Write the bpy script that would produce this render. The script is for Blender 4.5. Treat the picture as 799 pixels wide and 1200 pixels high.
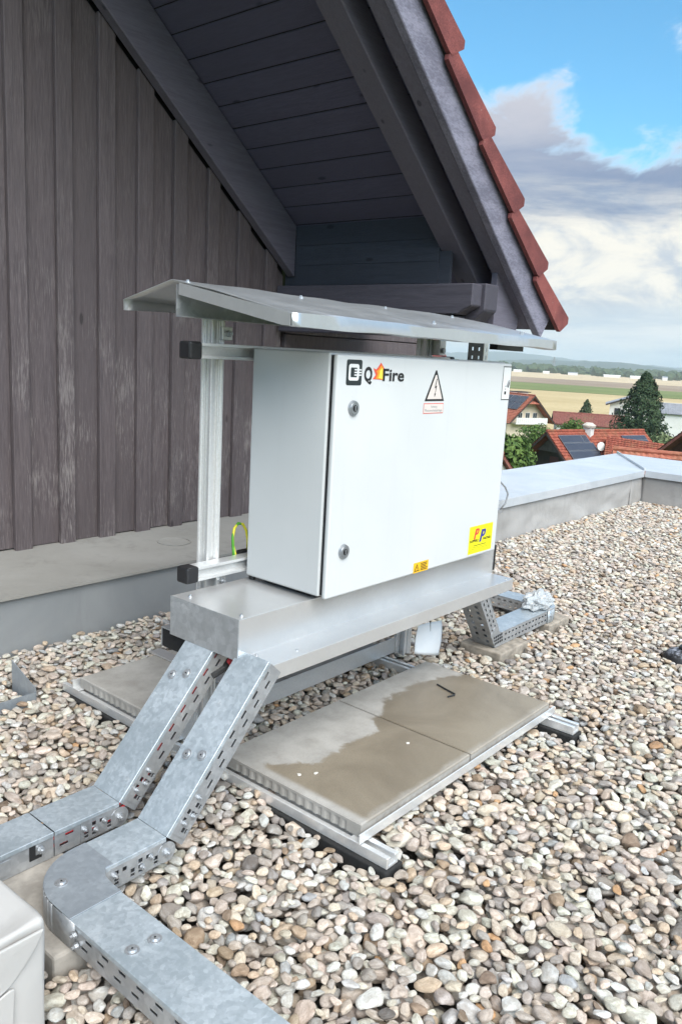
import bpy, bmesh, math, random
import numpy as np
from mathutils import Vector, Matrix
R = math.radians
random.seed(7)
rng = np.random.default_rng(11)
sc = bpy.context.scene
for o in list(bpy.data.objects):
    bpy.data.objects.remove(o)
COL = sc.collection

# ------------------------------------------------------------------ camera
cam_data = bpy.data.cameras.new('camera')
cam = bpy.data.objects.new('camera', cam_data)
COL.objects.link(cam)
cr, cu, cf = Vector((.6453, -.7620, .0546)), Vector((.1129, .1658, .9797)), Vector((.7556, .6260, -.1930))
CAM = Vector((-1.3896, -1.0347, 1.1952))
m = Matrix((cr, cu, -cf)).transposed().to_4x4()
m.translation = CAM
cam.matrix_world = m
cam_data.sensor_fit = 'VERTICAL'
cam_data.sensor_height = 36
cam_data.lens = 36 * 942.6 / 1200
cam_data.clip_start = .02
cam_data.clip_end = 30000
sc.camera = cam

# ------------------------------------------------------------------ world, sun, exposure
SUN_AZ, SUN_EL = R(206), R(44)          # azimuth from +Y towards +X
w = bpy.data.worlds.new('World')
sc.world = w
w.use_nodes = True
nt = w.node_tree
nt.nodes.clear()
def wn(t, **k):
    n = nt.nodes.new(t)
    for a, b in k.items():
        setattr(n, a, b)
    return n
def wmath(op, a, b=None, clamp=False):
    n = wn('ShaderNodeMath', operation=op, use_clamp=clamp)
    for i, s in enumerate((a, b)):
        if s is None:
            continue
        if isinstance(s, (int, float)):
            n.inputs[i].default_value = s
        else:
            nt.links.new(s, n.inputs[i])
    return n.outputs[0]
def wmap(v, a, b, c=0., d=1.):
    n = wn('ShaderNodeMapRange', interpolation_type='SMOOTHSTEP')
    nt.links.new(v, n.inputs[0])
    for i, s in zip((1, 2, 3, 4), (a, b, c, d)):
        n.inputs[i].default_value = s
    return n.outputs[0]
def wmix(f, a, b):
    n = wn('ShaderNodeMix', data_type='RGBA')
    for s, k in ((f, 0), (a, 6), (b, 7)):
        if isinstance(s, (tuple, list)):
            n.inputs[k].default_value = (*s, 1)
        elif isinstance(s, (int, float)):
            n.inputs[k].default_value = s
        else:
            nt.links.new(s, n.inputs[k])
    return n.outputs[2]
def wnoise(scale, stretch, detail=7, rough=.55, dist=.2, off=(0, 0, 0)):
    mp = wn('ShaderNodeMapping')
    mp.inputs['Scale'].default_value = stretch
    mp.inputs['Location'].default_value = off
    nt.links.new(tc.outputs['Generated'], mp.inputs[0])
    n = wn('ShaderNodeTexNoise')
    nt.links.new(mp.outputs[0], n.inputs['Vector'])
    n.inputs['Scale'].default_value = scale
    n.inputs['Detail'].default_value = detail
    n.inputs['Roughness'].default_value = rough
    n.inputs['Distortion'].default_value = dist
    return n.outputs[0]
tc = wn('ShaderNodeTexCoord')
sep = wn('ShaderNodeSeparateXYZ')
nt.links.new(tc.outputs['Generated'], sep.inputs[0])
ez = sep.outputs[2]
sky = wn('ShaderNodeTexSky', sky_type='NISHITA', sun_disc=False, sun_elevation=SUN_EL, sun_rotation=SUN_AZ,
         air_density=1.2, dust_density=.6, ozone_density=3.0)
n_big = wnoise(3.3, (1, 1, 1.9), 8, .56, .25, (.3, .1, .4))
n_str = wnoise(3.0, (1, 1, 6.5), 8, .62, .35, (1.7, .2, .1))
n_fine = wnoise(9, (1, 1, 2.2), 8, .62, .5, (.2, 2.2, .3))
n_puff = wnoise(4.2, (1, 1, 1.6), 7, .55, .2, (4.1, 1.3, .6))
zc = wmath('ADD', ez, wmath('ADD', wmath('MULTIPLY', wmath('SUBTRACT', n_big, .5), -.22), wmath('MULTIPLY', wmath('SUBTRACT', n_fine, .5), -.10)))
zs = wmath('ADD', ez, wmath('MULTIPLY', wmath('SUBTRACT', n_str, .5), -.16))
m_cum = wmap(zc, .272, .238)                       # heavy cumulus layer below
m_bright = wmap(zs, .205, .150)                    # bright stratus under it
m_low = wmap(zs, .100, .055)                       # pale hazy streaks over the horizon
m_puff = wmath('MULTIPLY', wmap(wmath('ADD', n_puff, wmath('MULTIPLY', wmath('SUBTRACT', ez, .55), .62)), .535, .63), .9)
bg_sky = wn('ShaderNodeBackground')
tint = wn('ShaderNodeMix', data_type='RGBA', blend_type='MULTIPLY')
tint.inputs[0].default_value = 1
tint.inputs[7].default_value = (.53, 1.0, 1.10, 1)
nt.links.new(sky.outputs[0], tint.inputs[6])
nt.links.new(tint.outputs[2], bg_sky.inputs[0])
bg_sky.inputs[1].default_value = .12
bg_cl = wn('ShaderNodeBackground')
puff = wmix(n_fine, (.95, .95, .95), (1.5, 1.48, 1.45))
cum = wmix(wmap(wmath('ADD', wmath('MULTIPLY', n_fine, .62), wmath('MULTIPLY', wmap(ez, .17, .30), .66)), .30, .98),
           (.21, .30, .48), (.60, .61, .69))
bri = wmix(wmap(n_fine, .34, .56), (.56, .63, .72), (1.0, .965, .87))
low = wmix(wmap(n_str, .40, .60), (.55, .66, .77), (.84, .88, .90))
c1 = wmix(m_cum, puff, cum)
c2 = wmix(m_bright, c1, bri)
c3 = wmix(m_low, c2, low)
nt.links.new(c3, bg_cl.inputs[0])
bg_cl.inputs[1].default_value = .66
msk = wmath('MAXIMUM', wmath('MAXIMUM', m_cum, m_puff), wmath('MAXIMUM', m_bright, m_low))
mixs = wn('ShaderNodeMixShader')
nt.links.new(msk, mixs.inputs[0])
nt.links.new(bg_sky.outputs[0], mixs.inputs[1])
nt.links.new(bg_cl.outputs[0], mixs.inputs[2])
wo = wn('ShaderNodeOutputWorld')
nt.links.new(mixs.outputs[0], wo.inputs[0])

sun_d = bpy.data.lights.new('sun', 'SUN')
sun_d.energy = 3.2
sun_d.angle = R(52)
sun_d.color = (1, .965, .92)
sun = bpy.data.objects.new('sun', sun_d)
COL.objects.link(sun)
sdir = Vector((math.sin(SUN_AZ) * math.cos(SUN_EL), math.cos(SUN_AZ) * math.cos(SUN_EL), math.sin(SUN_EL)))
sun.rotation_euler = sdir.to_track_quat('Z', 'Y').to_euler()
sun.location = (0, -3, 6)
vs = sc.view_settings
sc.display_settings.display_device = 'sRGB'
vs.view_transform = 'Standard'
vs.look = 'None'
vs.gamma = 1
vs.use_curve_mapping = False
vs.exposure = .62
sc.cycles.use_denoising = True
sc.cycles.adaptive_threshold = .02
sc.cycles.max_bounces = 8
sc.cycles.diffuse_bounces = 4
sc.cycles.glossy_bounces = 3
sc.cycles.transmission_bounces = 6
sc.cycles.volume_bounces = 1
sc.cycles.caustics_reflective = False
sc.cycles.caustics_refractive = False

# ------------------------------------------------------------------ helpers
class MB:
    def __init__(s):
        s.v, s.f, s.m = [], [], []
    def add(s, vs_, fs, mi=0):
        b = len(s.v)
        s.v += [tuple(q) for q in vs_]
        s.f += [tuple(i + b for i in f) for f in fs]
        s.m += [mi] * len(fs)
        return s
    def box(s, x0, x1, y0, y1, z0, z1, mi=0):
        return s.add([(x, y, z) for x in (x0, x1) for y in (y0, y1) for z in (z0, z1)],
                     [(0, 1, 3, 2), (4, 6, 7, 5), (0, 4, 5, 1), (2, 3, 7, 6), (0, 2, 6, 4), (1, 5, 7, 3)], mi)
    def obox(s, o, a, b, c, mi=0):
        o, a, b, c = map(Vector, (o, a, b, c))
        return s.add([o + a * i + b * j + c * k for i in (0, 1) for j in (0, 1) for k in (0, 1)],
                     [(0, 1, 3, 2), (4, 6, 7, 5), (0, 4, 5, 1), (2, 3, 7, 6), (0, 2, 6, 4), (1, 5, 7, 3)], mi)
    def prism(s, poly, vec, mi=0):
        n = len(poly)
        vec = Vector(vec)
        vs_ = [Vector(q) for q in poly] + [Vector(q) + vec for q in poly]
        fs = [tuple(range(n)), tuple(range(2 * n - 1, n - 1, -1))]
        fs += [(i, (i + 1) % n, n + (i + 1) % n, n + i) for i in range(n)]
        return s.add(vs_, fs, mi)
    def cyl(s, p0, p1, r0, r1=None, n=16, caps=True, mi=0):
        p0, p1 = Vector(p0), Vector(p1)
        r1 = r0 if r1 is None else r1
        d = (p1 - p0).normalized()
        a = d.orthogonal().normalized()
        b = d.cross(a)
        vs_ = []
        for p, r in ((p0, r0), (p1, r1)):
            vs_ += [p + (a * math.cos(2 * math.pi * i / n) + b * math.sin(2 * math.pi * i / n)) * r for i in range(n)]
        fs = [(i, (i + 1) % n, n + (i + 1) % n, n + i) for i in range(n)]
        if caps:
            fs += [tuple(range(n - 1, -1, -1)), tuple(range(n, 2 * n))]
        return s.add(vs_, fs, mi)
    def tube(s, path, r, n=8, mi=0, caps=True):
        path = [Vector(q) for q in path]
        rr = r if isinstance(r, (list, tuple)) else [r] * len(path)
        vs_, fs = [], []
        ref = None
        for i, q in enumerate(path):
            d = (path[min(i + 1, len(path) - 1)] - path[max(i - 1, 0)]).normalized()
            if ref is None:
                ref = d.orthogonal().normalized()
            ref = (ref - d * ref.dot(d)).normalized()
            b = d.cross(ref)
            vs_ += [q + (ref * math.cos(2 * math.pi * k / n) + b * math.sin(2 * math.pi * k / n)) * rr[i] for k in range(n)]
        for i in range(len(path) - 1):
            for k in range(n):
                fs.append((i * n + k, i * n + (k + 1) % n, (i + 1) * n + (k + 1) % n, (i + 1) * n + k))
        if caps:
            fs += [tuple(range(n - 1, -1, -1)), tuple(range((len(path) - 1) * n, len(path) * n))]
        return s.add(vs_, fs, mi)
    def slotted(s, o, u, v, L, H, slots, mi=0):
        """a plate from o along unit u (length L) and unit v (height H) with rectangular holes (a0,a1,b0,b1)"""
        o, u, v = Vector(o), Vector(u), Vector(v)
        xs = sorted({0, L, *[q for t in slots for q in t[:2]]})
        ys = sorted({0, H, *[q for t in slots for q in t[2:]]})
        idx = {}
        vs_, fs = [], []
        def vi(i, j):
            if (i, j) not in idx:
                idx[i, j] = len(vs_)
                vs_.append(o + u * xs[i] + v * ys[j])
            return idx[i, j]
        for i in range(len(xs) - 1):
            cx = (xs[i] + xs[i + 1]) / 2
            for j in range(len(ys) - 1):
                cy = (ys[j] + ys[j + 1]) / 2
                if any(t[0] < cx < t[1] and t[2] < cy < t[3] for t in slots):
                    continue
                fs.append((vi(i, j), vi(i + 1, j), vi(i + 1, j + 1), vi(i, j + 1)))
        return s.add(vs_, fs, mi)
    def mesh(s, name):
        me = bpy.data.meshes.new(name)
        me.from_pydata([tuple(q) for q in s.v], [], s.f)
        me.update()
        return me
    def build(s, name, mats, parent=None, smooth=False, bevel=0, solid=0, segs=2, recalc=True, auto=False):
        me = s.mesh(name)
        mats = mats if isinstance(mats, (list, tuple)) else [mats]
        for q in mats:
            me.materials.append(q)
        me.polygons.foreach_set('material_index', s.m)
        if recalc:
            bm = bmesh.new()
            bm.from_mesh(me)
            bmesh.ops.recalc_face_normals(bm, faces=bm.faces)
            bm.to_mesh(me)
            bm.free()
        if smooth:
            me.polygons.foreach_set('use_smooth', [True] * len(me.polygons))
        if auto:
            me.polygons.foreach_set('use_smooth', [True] * len(me.polygons))
            me.set_sharp_from_angle(angle=R(35))
        o = bpy.data.objects.new(name, me)
        COL.objects.link(o)
        if parent is not None:
            setpar(o, parent)
        if solid:
            q = o.modifiers.new('solid', 'SOLIDIFY')
            q.thickness = solid
            q.offset = 0
        if bevel:
            q = o.modifiers.new('bevel', 'BEVEL')
            q.width = bevel
            q.segments = segs
            q.limit_method = 'ANGLE'
            q.angle_limit = R(40)
            q.harden_normals = False
        return o

def worldmat(o):
    mt = o.matrix_basis.copy()
    p = o.parent
    if p is not None:
        mt = worldmat(p) @ o.matrix_parent_inverse @ mt
    return mt
def setpar(o, p):
    o.parent = p
    o.matrix_parent_inverse = worldmat(p).inverted()
def tag(o, label=None, cat=None, group=None, kind=None):
    if label:
        o['label'] = label
    if cat:
        o['category'] = cat
    if group:
        o['group'] = group
    if kind:
        o['kind'] = kind
    return o
def thing(name, label, cat, loc=(0, 0, 0), group=None):
    o = bpy.data.objects.new(name, None)
    o.empty_display_size = .05
    o.location = loc
    COL.objects.link(o)
    return tag(o, label, cat, group)
def struct(name, kind='structure'):
    o = bpy.data.objects.new(name, None)
    COL.objects.link(o)
    o['kind'] = kind
    return o

# ------------------------------------------------------------------ materials
class NT:
    def __init__(s, name):
        s.mat = bpy.data.materials.new(name)
        s.mat.use_nodes = True
        s.t = s.mat.node_tree
        s.b = s.t.nodes['Principled BSDF']
        s._tc = None
    def n(s, t, **k):
        q = s.t.nodes.new(t)
        for a, b in k.items():
            setattr(q, a, b)
        return q
    def l(s, a, b):
        s.t.links.new(a, b)
    def put(s, sock, v):
        if isinstance(v, bpy.types.NodeSocket):
            s.l(v, sock)
        elif isinstance(v, (tuple, list)) and len(v) == 3 and sock.type == 'RGBA':
            sock.default_value = (*v, 1)
        else:
            sock.default_value = v
    def set(s, **k):
        for a, v in k.items():
            s.put(s.b.inputs[{'base': 'Base Color', 'rough': 'Roughness', 'metal': 'Metallic', 'normal': 'Normal', 'spec': 'Specular IOR Level',
                              'alpha': 'Alpha', 'trans': 'Transmission Weight', 'coat': 'Coat Weight', 'emis': 'Emission Color', 'aniso': 'Anisotropic'}[a]], v)
        return s.mat
    def co(s, kind='Object', scale=(1, 1, 1), rot=(0, 0, 0), rand=False):
        tc_ = s.n('ShaderNodeTexCoord')
        mp = s.n('ShaderNodeMapping')
        mp.inputs['Scale'].default_value = scale
        mp.inputs['Rotation'].default_value = rot
        src = tc_.outputs[kind]
        if rand:
            oi = s.n('ShaderNodeObjectInfo')
            mu = s.n('ShaderNodeMath', operation='MULTIPLY')
            s.l(oi.outputs['Random'], mu.inputs[0])
            mu.inputs[1].default_value = 37.0
            ad = s.n('ShaderNodeVectorMath', operation='ADD')
            s.l(src, ad.inputs[0])
            s.l(mu.outputs[0], ad.inputs[1])
            src = ad.outputs[0]
        s.l(src, mp.inputs[0])
        return mp.outputs[0]
    def noise(s, vec, scale, detail=5, rough=.55, dist=0., out=0):
        q = s.n('ShaderNodeTexNoise')
        s.l(vec, q.inputs['Vector'])
        q.inputs['Scale'].default_value = scale
        q.inputs['Detail'].default_value = detail
        q.inputs['Roughness'].default_value = rough
        q.inputs['Distortion'].default_value = dist
        return q.outputs[out]
    def voro(s, vec, scale, feature='F1', out='Distance', rnd=1.):
        q = s.n('ShaderNodeTexVoronoi', feature=feature)
        s.l(vec, q.inputs['Vector'])
        q.inputs['Scale'].default_value = scale
        q.inputs['Randomness'].default_value = rnd
        return q.outputs[out]
    def map(s, v, a, b, c=0., d=1., smooth=True):
        q = s.n('ShaderNodeMapRange', interpolation_type='SMOOTHSTEP' if smooth else 'LINEAR')
        s.l(v, q.inputs[0])
        for i, k in zip((1, 2, 3, 4), (a, b, c, d)):
            q.inputs[i].default_value = k
        return q.outputs[0]
    def mix(s, f, a, b, mode='MIX'):
        q = s.n('ShaderNodeMix', data_type='RGBA', blend_type=mode)
        s.put(q.inputs[0], f)
        s.put(q.inputs[6], a)
        s.put(q.inputs[7], b)
        return q.outputs[2]
    def math(s, op, a, b=0., clamp=False):
        q = s.n('ShaderNodeMath', operation=op, use_clamp=clamp)
        s.put(q.inputs[0], a)
        s.put(q.inputs[1], b)
        return q.outputs[0]
    def ramp(s, f, stops, interp='LINEAR'):
        q = s.n('ShaderNodeValToRGB')
        q.color_ramp.interpolation = interp
        e = q.color_ramp.elements
        while len(e) < len(stops):
            e.new(.5)
        for k, (pos, col) in zip(e, stops):
            k.position = pos
            k.color = (*col, 1)
        s.l(f, q.inputs[0])
        return q.outputs[0]
    def bump(s, h, strength=.5, dist=.002, normal=None):
        q = s.n('ShaderNodeBump')
        q.inputs['Strength'].default_value = strength
        q.inputs['Distance'].default_value = dist
        s.l(h, q.inputs['Height'])
        if normal is not None:
            s.l(normal, q.inputs['Normal'])
        return q.outputs[0]

def plain(name, base, rough=.5, metal=0., var=.12, scale=40., bump=0., bdist=.001, spec=.5):
    t = NT(name)
    v = t.co()
    nz = t.noise(v, scale, 5, .6)
    d = tuple(c * (1 - var) for c in base)
    e = tuple(min(1, c * (1 + var)) for c in base)
    t.set(base=t.mix(t.map(nz, .3, .7), d, e), rough=t.map(nz, .2, .8, max(.30 if metal else 0, rough - .08), min(1, rough + .08)), metal=metal, spec=spec)
    if bump:
        t.set(normal=t.bump(nz, bump, bdist))
    return t.mat

def galvanised(name, lo, hi, vs_, metal=.85, rough=.42, bs=.06, cellw=.16):
    t = NT(name)
    v = t.co()
    wv = t.n('ShaderNodeVectorMath', operation='ADD')
    t.l(v, wv.inputs[0])
    sc_ = t.n('ShaderNodeVectorMath', operation='SCALE')
    sc_.inputs['Scale'].default_value = .02
    t.l(t.noise(v, 30, 3, .6, 0, 1), sc_.inputs[0])
    t.l(sc_.outputs[0], wv.inputs[1])
    cell = t.voro(wv.outputs[0], vs_, out='Color')
    sp = t.n('ShaderNodeSeparateColor')
    t.l(cell, sp.inputs[0])
    n0 = t.noise(v, 5, 1, .4)
    n1 = t.noise(v, 7, 6, .6)
    n2 = t.noise(v, 60, 4, .65)
    f = t.math('ADD', t.math('MULTIPLY', sp.outputs[0], cellw), t.math('ADD', t.math('MULTIPLY', n1, .50), t.math('MULTIPLY', n2, .34)))
    wear = t.map(t.noise(v, 14, 6, .7, .6), .62, .74)
    t.set(base=t.mix(t.math('MULTIPLY', wear, .5), t.mix(t.map(f, .32, .78), lo, hi), (.80, .82, .83)), metal=metal,
          rough=t.map(f, .3, .8, max(.31, rough - .06), rough + .12), normal=t.bump(n0, bs, .01))
    return t.mat

GALV = galvanised('galvanised_steel', (.40, .46, .50), (.66, .72, .765), 110, .45, .42, .06, .15)
GALV2 = galvanised('galvanised_side', (.40, .42, .44), (.60, .62, .64), 60, .6, .38)
TRAYM = galvanised('sheet_zinc', (.70, .70, .695), (.80, .80, .79), 8, .64, .33, .10, .05)
CANM = galvanised('canopy_zinc', (.56, .58, .59), (.68, .70, .71), 10, .7, .34, .06, .05)

GALVC = galvanised('galvanised_fitting', (.36, .40, .44), (.52, .57, .61), 90, .5, .38, .05, .12)
t = NT('aluminium_extrusion')
v = t.co(scale=(1, 1, 1))
n1 = t.noise(t.co(scale=(3, 3, 3)), 60, 4)
ALU = t.set(base=t.mix(t.map(n1, .3, .7), (.82, .82, .81), (.88, .88, .87)), metal=.55, rough=t.map(n1, .3, .7, .30, .38))

t = NT('powder_coat_grey')
v = t.co()
fine = t.noise(v, 900, 2)
big = t.noise(v, 3, 4)
run_ = t.noise(t.co(scale=(1, 1, .06)), 26, 5, .65)
CABM = t.set(base=t.mix(t.math('MULTIPLY', t.map(run_, .56, .74), .13), t.mix(t.map(big, .3, .7), (.635, .65, .645), (.67, .68, .675)), (.53, .535, .52)), rough=t.map(big, .3, .7, .44, .54), normal=t.bump(fine, .05, .0003), spec=.4)

BLACKP = plain('black_plastic', (.018, .018, .02), .45, 0, .2, 80)
RUBBER = plain('black_rubber', (.022, .022, .022), .85, 0, .3, 120, .4)
STEEL = plain('bolt_steel', (.50, .52, .54), .34, .65, .1, 200)
DARKIN = plain('dark_gap', (.012, .012, .013), .8)
GASK = plain('gasket_rubber', (.02, .02, .022), .8)
REDC = plain('red_cable_sheath', (.55, .03, .035), .45)
BLKC = plain('black_cable_sheath', (.02, .02, .02), .5)

# concrete slab with a wet front half
t = NT('slab_concrete')
v = t.co()
n1 = t.noise(v, 9, 7, .65)
n2 = t.noise(v, 260, 3, .6)
n3 = t.noise(v, 3.0, 7, .62, .8)
sp = t.n('ShaderNodeSeparateXYZ')
t.l(v, sp.inputs[0])
# the edge of the damp patch, read off along x
fc = t.n('ShaderNodeFloatCurve')
pts = [(0, .36), (.045, .365), (.15, .27), (.30, .285), (.42, .27), (.47, .34), (.52, .345), (.60, .395), (.76, .40), (.86, .385), (1, .33)]
cvv = fc.mapping.curves[0]
cvv.points[0].location, cvv.points[1].location = pts[0], pts[-1]
for q in pts[1:-1]:
    cvv.points.new(*q)
for q in cvv.points:
    q.handle_type = 'VECTOR'
fc.mapping.update()
t.l(sp.outputs[0], fc.inputs['Value'])
edge = t.math('ADD', fc.outputs[0], t.math('MULTIPLY', t.math('SUBTRACT', t.noise(v, 16, 6, .7, .7), .5), .10))
wet = t.math('MULTIPLY', t.map(t.math('SUBTRACT', edge, sp.outputs[1]), -.010, .012), t.map(sp.outputs[2], .088, .096))
wet = t.math('MULTIPLY', wet, t.map(sp.outputs[0], .015, .04))
wet = t.math('MULTIPLY', wet, t.map(t.math('ADD', sp.outputs[1], t.math('MULTIPLY', t.noise(v, 14, 5, .6), .04)), .028, .045, .55, 1.))
dry = t.mix(t.map(n1, .3, .72), (.34, .32, .29), (.47, .45, .415))
dry = t.mix(t.math('MULTIPLY', t.map(n2, .5, .75), .25), dry, (.20, .18, .16))
wetc = t.mix(t.math('MULTIPLY', t.map(n2, .48, .70), .35), t.mix(t.map(n3, .3, .7), (.205, .172, .128), (.30, .255, .192)), (.13, .11, .08))
SLAB = t.set(base=t.mix(wet, dry, wetc), rough=t.mix(wet, (.9, .9, .9), (.40, .40, .40)), normal=t.bump(t.math('ADD', n2, t.math('MULTIPLY', n1, .6)), .25, .0015), spec=.4)

CONC = plain('concrete_block', (.33, .29, .24), .92, 0, .28, 30, .5, .004)
CONC2 = plain('grey_concrete', (.40, .37, .33), .92, 0, .22, 22, .5, .004)

def wood(name, lo, hi, along=2, bump=.5, rough=.72, worn=(.26, .245, .235), wornamt=.35, lowwear=False):
    t = NT(name)
    s = [9., 9., 9.]
    s[along] = .55
    v = t.co(scale=tuple(s), rand=True)
    g = t.noise(v, 7, 7, .62, 1.0)
    f = t.noise(v, 34, 4, .6, .2)
    big = t.noise(t.co(rand=True), 2.2, 5, .6)
    oi = t.n('ShaderNodeObjectInfo')
    c = t.mix(t.map(t.math('ADD', t.math('MULTIPLY', g, .6), t.math('MULTIPLY', f, .4)), .32, .68), lo, hi)
    c = t.mix(t.math('MULTIPLY', oi.outputs['Random'], .45), c, tuple(q * .62 for q in hi))
    wm = t.math('MULTIPLY', t.map(t.math('ADD', t.math('MULTIPLY', f, .5), t.math('MULTIPLY', big, .55)), .54, .70), wornamt)
    if lowwear:
        sp = t.n('ShaderNodeSeparateXYZ')
        tcw = t.n('ShaderNodeNewGeometry')
        t.l(tcw.outputs['Position'], sp.inputs[0])
        wm = t.math('MULTIPLY', wm, t.map(sp.outputs[2], 1.9, .5, .25, 1.25))
    c = t.mix(wm, c, worn)
    ks = [4.2, 4.2, 4.2]
    ks[along] = 1.5
    kn = t.voro(t.co(scale=tuple(ks), rand=True), 1.6)
    c = t.mix(t.math('MULTIPLY', t.map(kn, .085, .045), .7), c, tuple(q * .35 for q in lo))
    t.set(base=c, rough=t.map(g, .3, .7, rough - .1, rough + .12), normal=t.bump(t.math('ADD', g, t.math('MULTIPLY', f, .7)), bump, .003), spec=.35)
    return t.mat
WALLW = wood('stained_wall_board', (.080, .065, .068), (.144, .119, .122), 2, .55, .74, (.36, .325, .31), .5, True)
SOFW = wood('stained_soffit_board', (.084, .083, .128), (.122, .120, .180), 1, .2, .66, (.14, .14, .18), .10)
PANW = wood('shade_toned_eave_board', (.036, .042, .056), (.058, .066, .086), 1, .2, .66, (.10, .10, .12), .08)  # dark teal boards, with the eave's shadow also put into the colour
PURW = wood('shade_toned_purlin', (.062, .058, .072), (.100, .093, .115), 1, .35, .66, (.14, .13, .15), .15)  # shade under the eave painted into the timber colour, darker than the rafters
RAFW = wood('stained_rafter', (.122, .113, .143), (.182, .170, .210), 0, .25, .62, (.2, .19, .22), .12)
t = NT('weathered_bargeboard')
v = t.co()
vb = t.co(rot=(0, R(-38.7), 0), scale=(.35, 1, 1))
n1 = t.noise(vb, 150, 5, .7)
n2 = t.noise(vb, 11, 5, .65)
BARW = t.set(base=t.mix(t.map(t.math('ADD', t.math('MULTIPLY', n1, .5), t.math('MULTIPLY', n2, .5)), .36, .66), (.13, .125, .165), (.28, .27, .335)), rough=.6, normal=t.bump(n1, .4, .002))
t = NT('roof_tile_clay')
v = t.co(rand=True)
n1 = t.noise(v, 190, 4, .7)
n2 = t.noise(v, 6, 5, .6)
oi = t.n('ShaderNodeObjectInfo')
TB = t.mix(t.math('MULTIPLY', oi.outputs['Random'], .35), t.mix(t.map(t.math('ADD', t.math('MULTIPLY', n1, .5), t.math('MULTIPLY', n2, .5)), .38, .64), (.125, .032, .032), (.31, .088, .075)), (.12, .036, .036))
n3 = t.voro(v, 38)
lich = t.math('MULTIPLY', t.map(n3, .16, .08), t.map(n2, .5, .62, 0, .55))
TILE = t.set(base=t.mix(lich, TB, (.34, .27, .24)), rough=.85, normal=t.bump(n1, .7, .003))
# roof membrane, upstand and coping
def membrane(name, lo, hi, rough, metal=0., wr=.25, dirt=(.2, .19, .17), da=.3):
    t = NT(name)
    v = t.co()
    n1 = t.noise(v, 1.6, 6, .6, .6)
    n2 = t.noise(t.co(scale=(1, 1, .25)), 7, 7, .68, .4)
    c = t.mix(t.map(n1, .3, .7), lo, hi)
    c = t.mix(t.math('MULTIPLY', t.map(n2, .52, .74), da), c, dirt)
    t.set(base=c, rough=t.map(n2, .3, .7, rough - .1, rough + .1), metal=metal, normal=t.bump(t.math('ADD', n1, t.math('MULTIPLY', n2, .15)), wr, .02))
    return t.mat
MEMB = membrane('grey_membrane', (.33, .32, .31), (.43, .42, .405), .6, 0, .9)
LEDGE = membrane('ledge_membrane', (.29, .28, .255), (.36, .35, .325), .62, 0, .3, (.18, .17, .15), .4)
UPST = membrane('upstand_sheet', (.27, .285, .295), (.36, .37, .375), .5, .25, .2, (.2, .2, .2), .3)
COPE = membrane('coping_sheet', (.53, .57, .60), (.64, .67, .70), .42, .30, .08, (.45, .48, .5), .25)
TARP = membrane('white_tarpaulin', (.46, .448, .43), (.535, .522, .50), .55, 0, .5, (.5, .5, .48), .2)

# ------------------------------------------------------------------ large structure: flat roof, upstand, parapet
YW = 2.28
o = MB().box(-3.2, 6.75, -4.5, 2.3, -.45, -.055).build('flat_roof', MEMB)
tag(o, kind='structure')
up = struct('upstand')
MB().prism([(-3.2, 1.70, -.055), (-3.2, 2.30, -.055), (-3.2, 2.30, .258), (-3.2, 1.712, .246)], (5.5, 0, 0)).build('upstand_body', UPST, up)
MB().prism([(-3.2, 1.694, .238), (-3.2, 1.694, .249), (-3.2, 2.30, .263), (-3.2, 2.30, .2585), (-3.2, 1.712, .2465)], (5.52, 0, 0)).build('upstand_sheet_cap', LEDGE, up)
q = MB()
for k in range(32):
    a0, a1 = 2 * math.pi * k / 32, 2 * math.pi * (k + 1) / 32
    rr = [(.075, a0), (.075, a1), (.081, a1), (.081, a0)]
    q.prism([(1.02 + r_ * math.cos(a_), 2.0 + r_ * math.sin(a_), .2565) for r_, a_ in rr], (0, 0, .0035))
q.build('drain_cover_ring', LEDGE, up)

par = struct('parapet')
PX0, PXC, PYI, PYO, PXO = 2.3, 5.86, 1.50, 2.05, 6.72
MB().box(PX0, PXC + .02, PYI, PYO - .02, -.055, .27).box(PXC, PXO - .02, -4.4, PYI - .001, -.055, .27).build('parapet_body', MEMB, par)
def coping(x0, x1, name='coping_panel'):
    pr = [(PYI - .045, .262), (PYI - .045, .318), (PYO + .03, .345), (PYO + .03, .285), (PYO + .024, .285), (PYO + .024, .338), (PYI - .039, .312), (PYI - .039, .262)]
    return MB().prism([(x0, a, b) for a, b in pr], (x1 - x0, 0, 0)).build(name, COPE, par, bevel=.003)
# mitred corner panels
zi, zo = .318, .345
A0, B0 = (PXC - .045, PYI - .045), (PXO + .03, PYO + .03)
q = MB()
th = .006
q.add([(2.3, PYI - .045, zi), (A0[0], A0[1], zi), (B0[0], B0[1], zo), (2.3, PYO + .03, zo)], [(0, 1, 2, 3)])
q.add([(2.3, PYI - .045, zi), (A0[0], A0[1], zi), (A0[0], A0[1], zi - .055), (2.3, PYI - .045, zi - .055)], [(0, 1, 2, 3)])
q.add([(2.3, PYO + .03, zo), (B0[0], B0[1], zo), (B0[0], B0[1], zo - .06), (2.3, PYO + .03, zo - .06)], [(0, 1, 2, 3)])
q.build('coping_panel', COPE, par, solid=.004)
q = MB()
q.add([(A0[0] + .004, A0[1] - .006, zi), (B0[0], B0[1] - .006, zo), (B0[0], -4.4, zo), (A0[0], -4.4, zi)], [(0, 1, 2, 3)])
q.add([(A0[0] + .004, A0[1] - .006, zi), (A0[0], -4.4, zi), (A0[0], -4.4, zi - .055), (A0[0] + .004, A0[1] - .006, zi - .055)], [(0, 1, 2, 3)])
q.build('coping_panel', COPE, par, solid=.004)
d = (Vector((*B0, zo)) - Vector((*A0, zi)))
pn = Vector((d.y, -d.x, 0)).normalized() * .012
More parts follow.
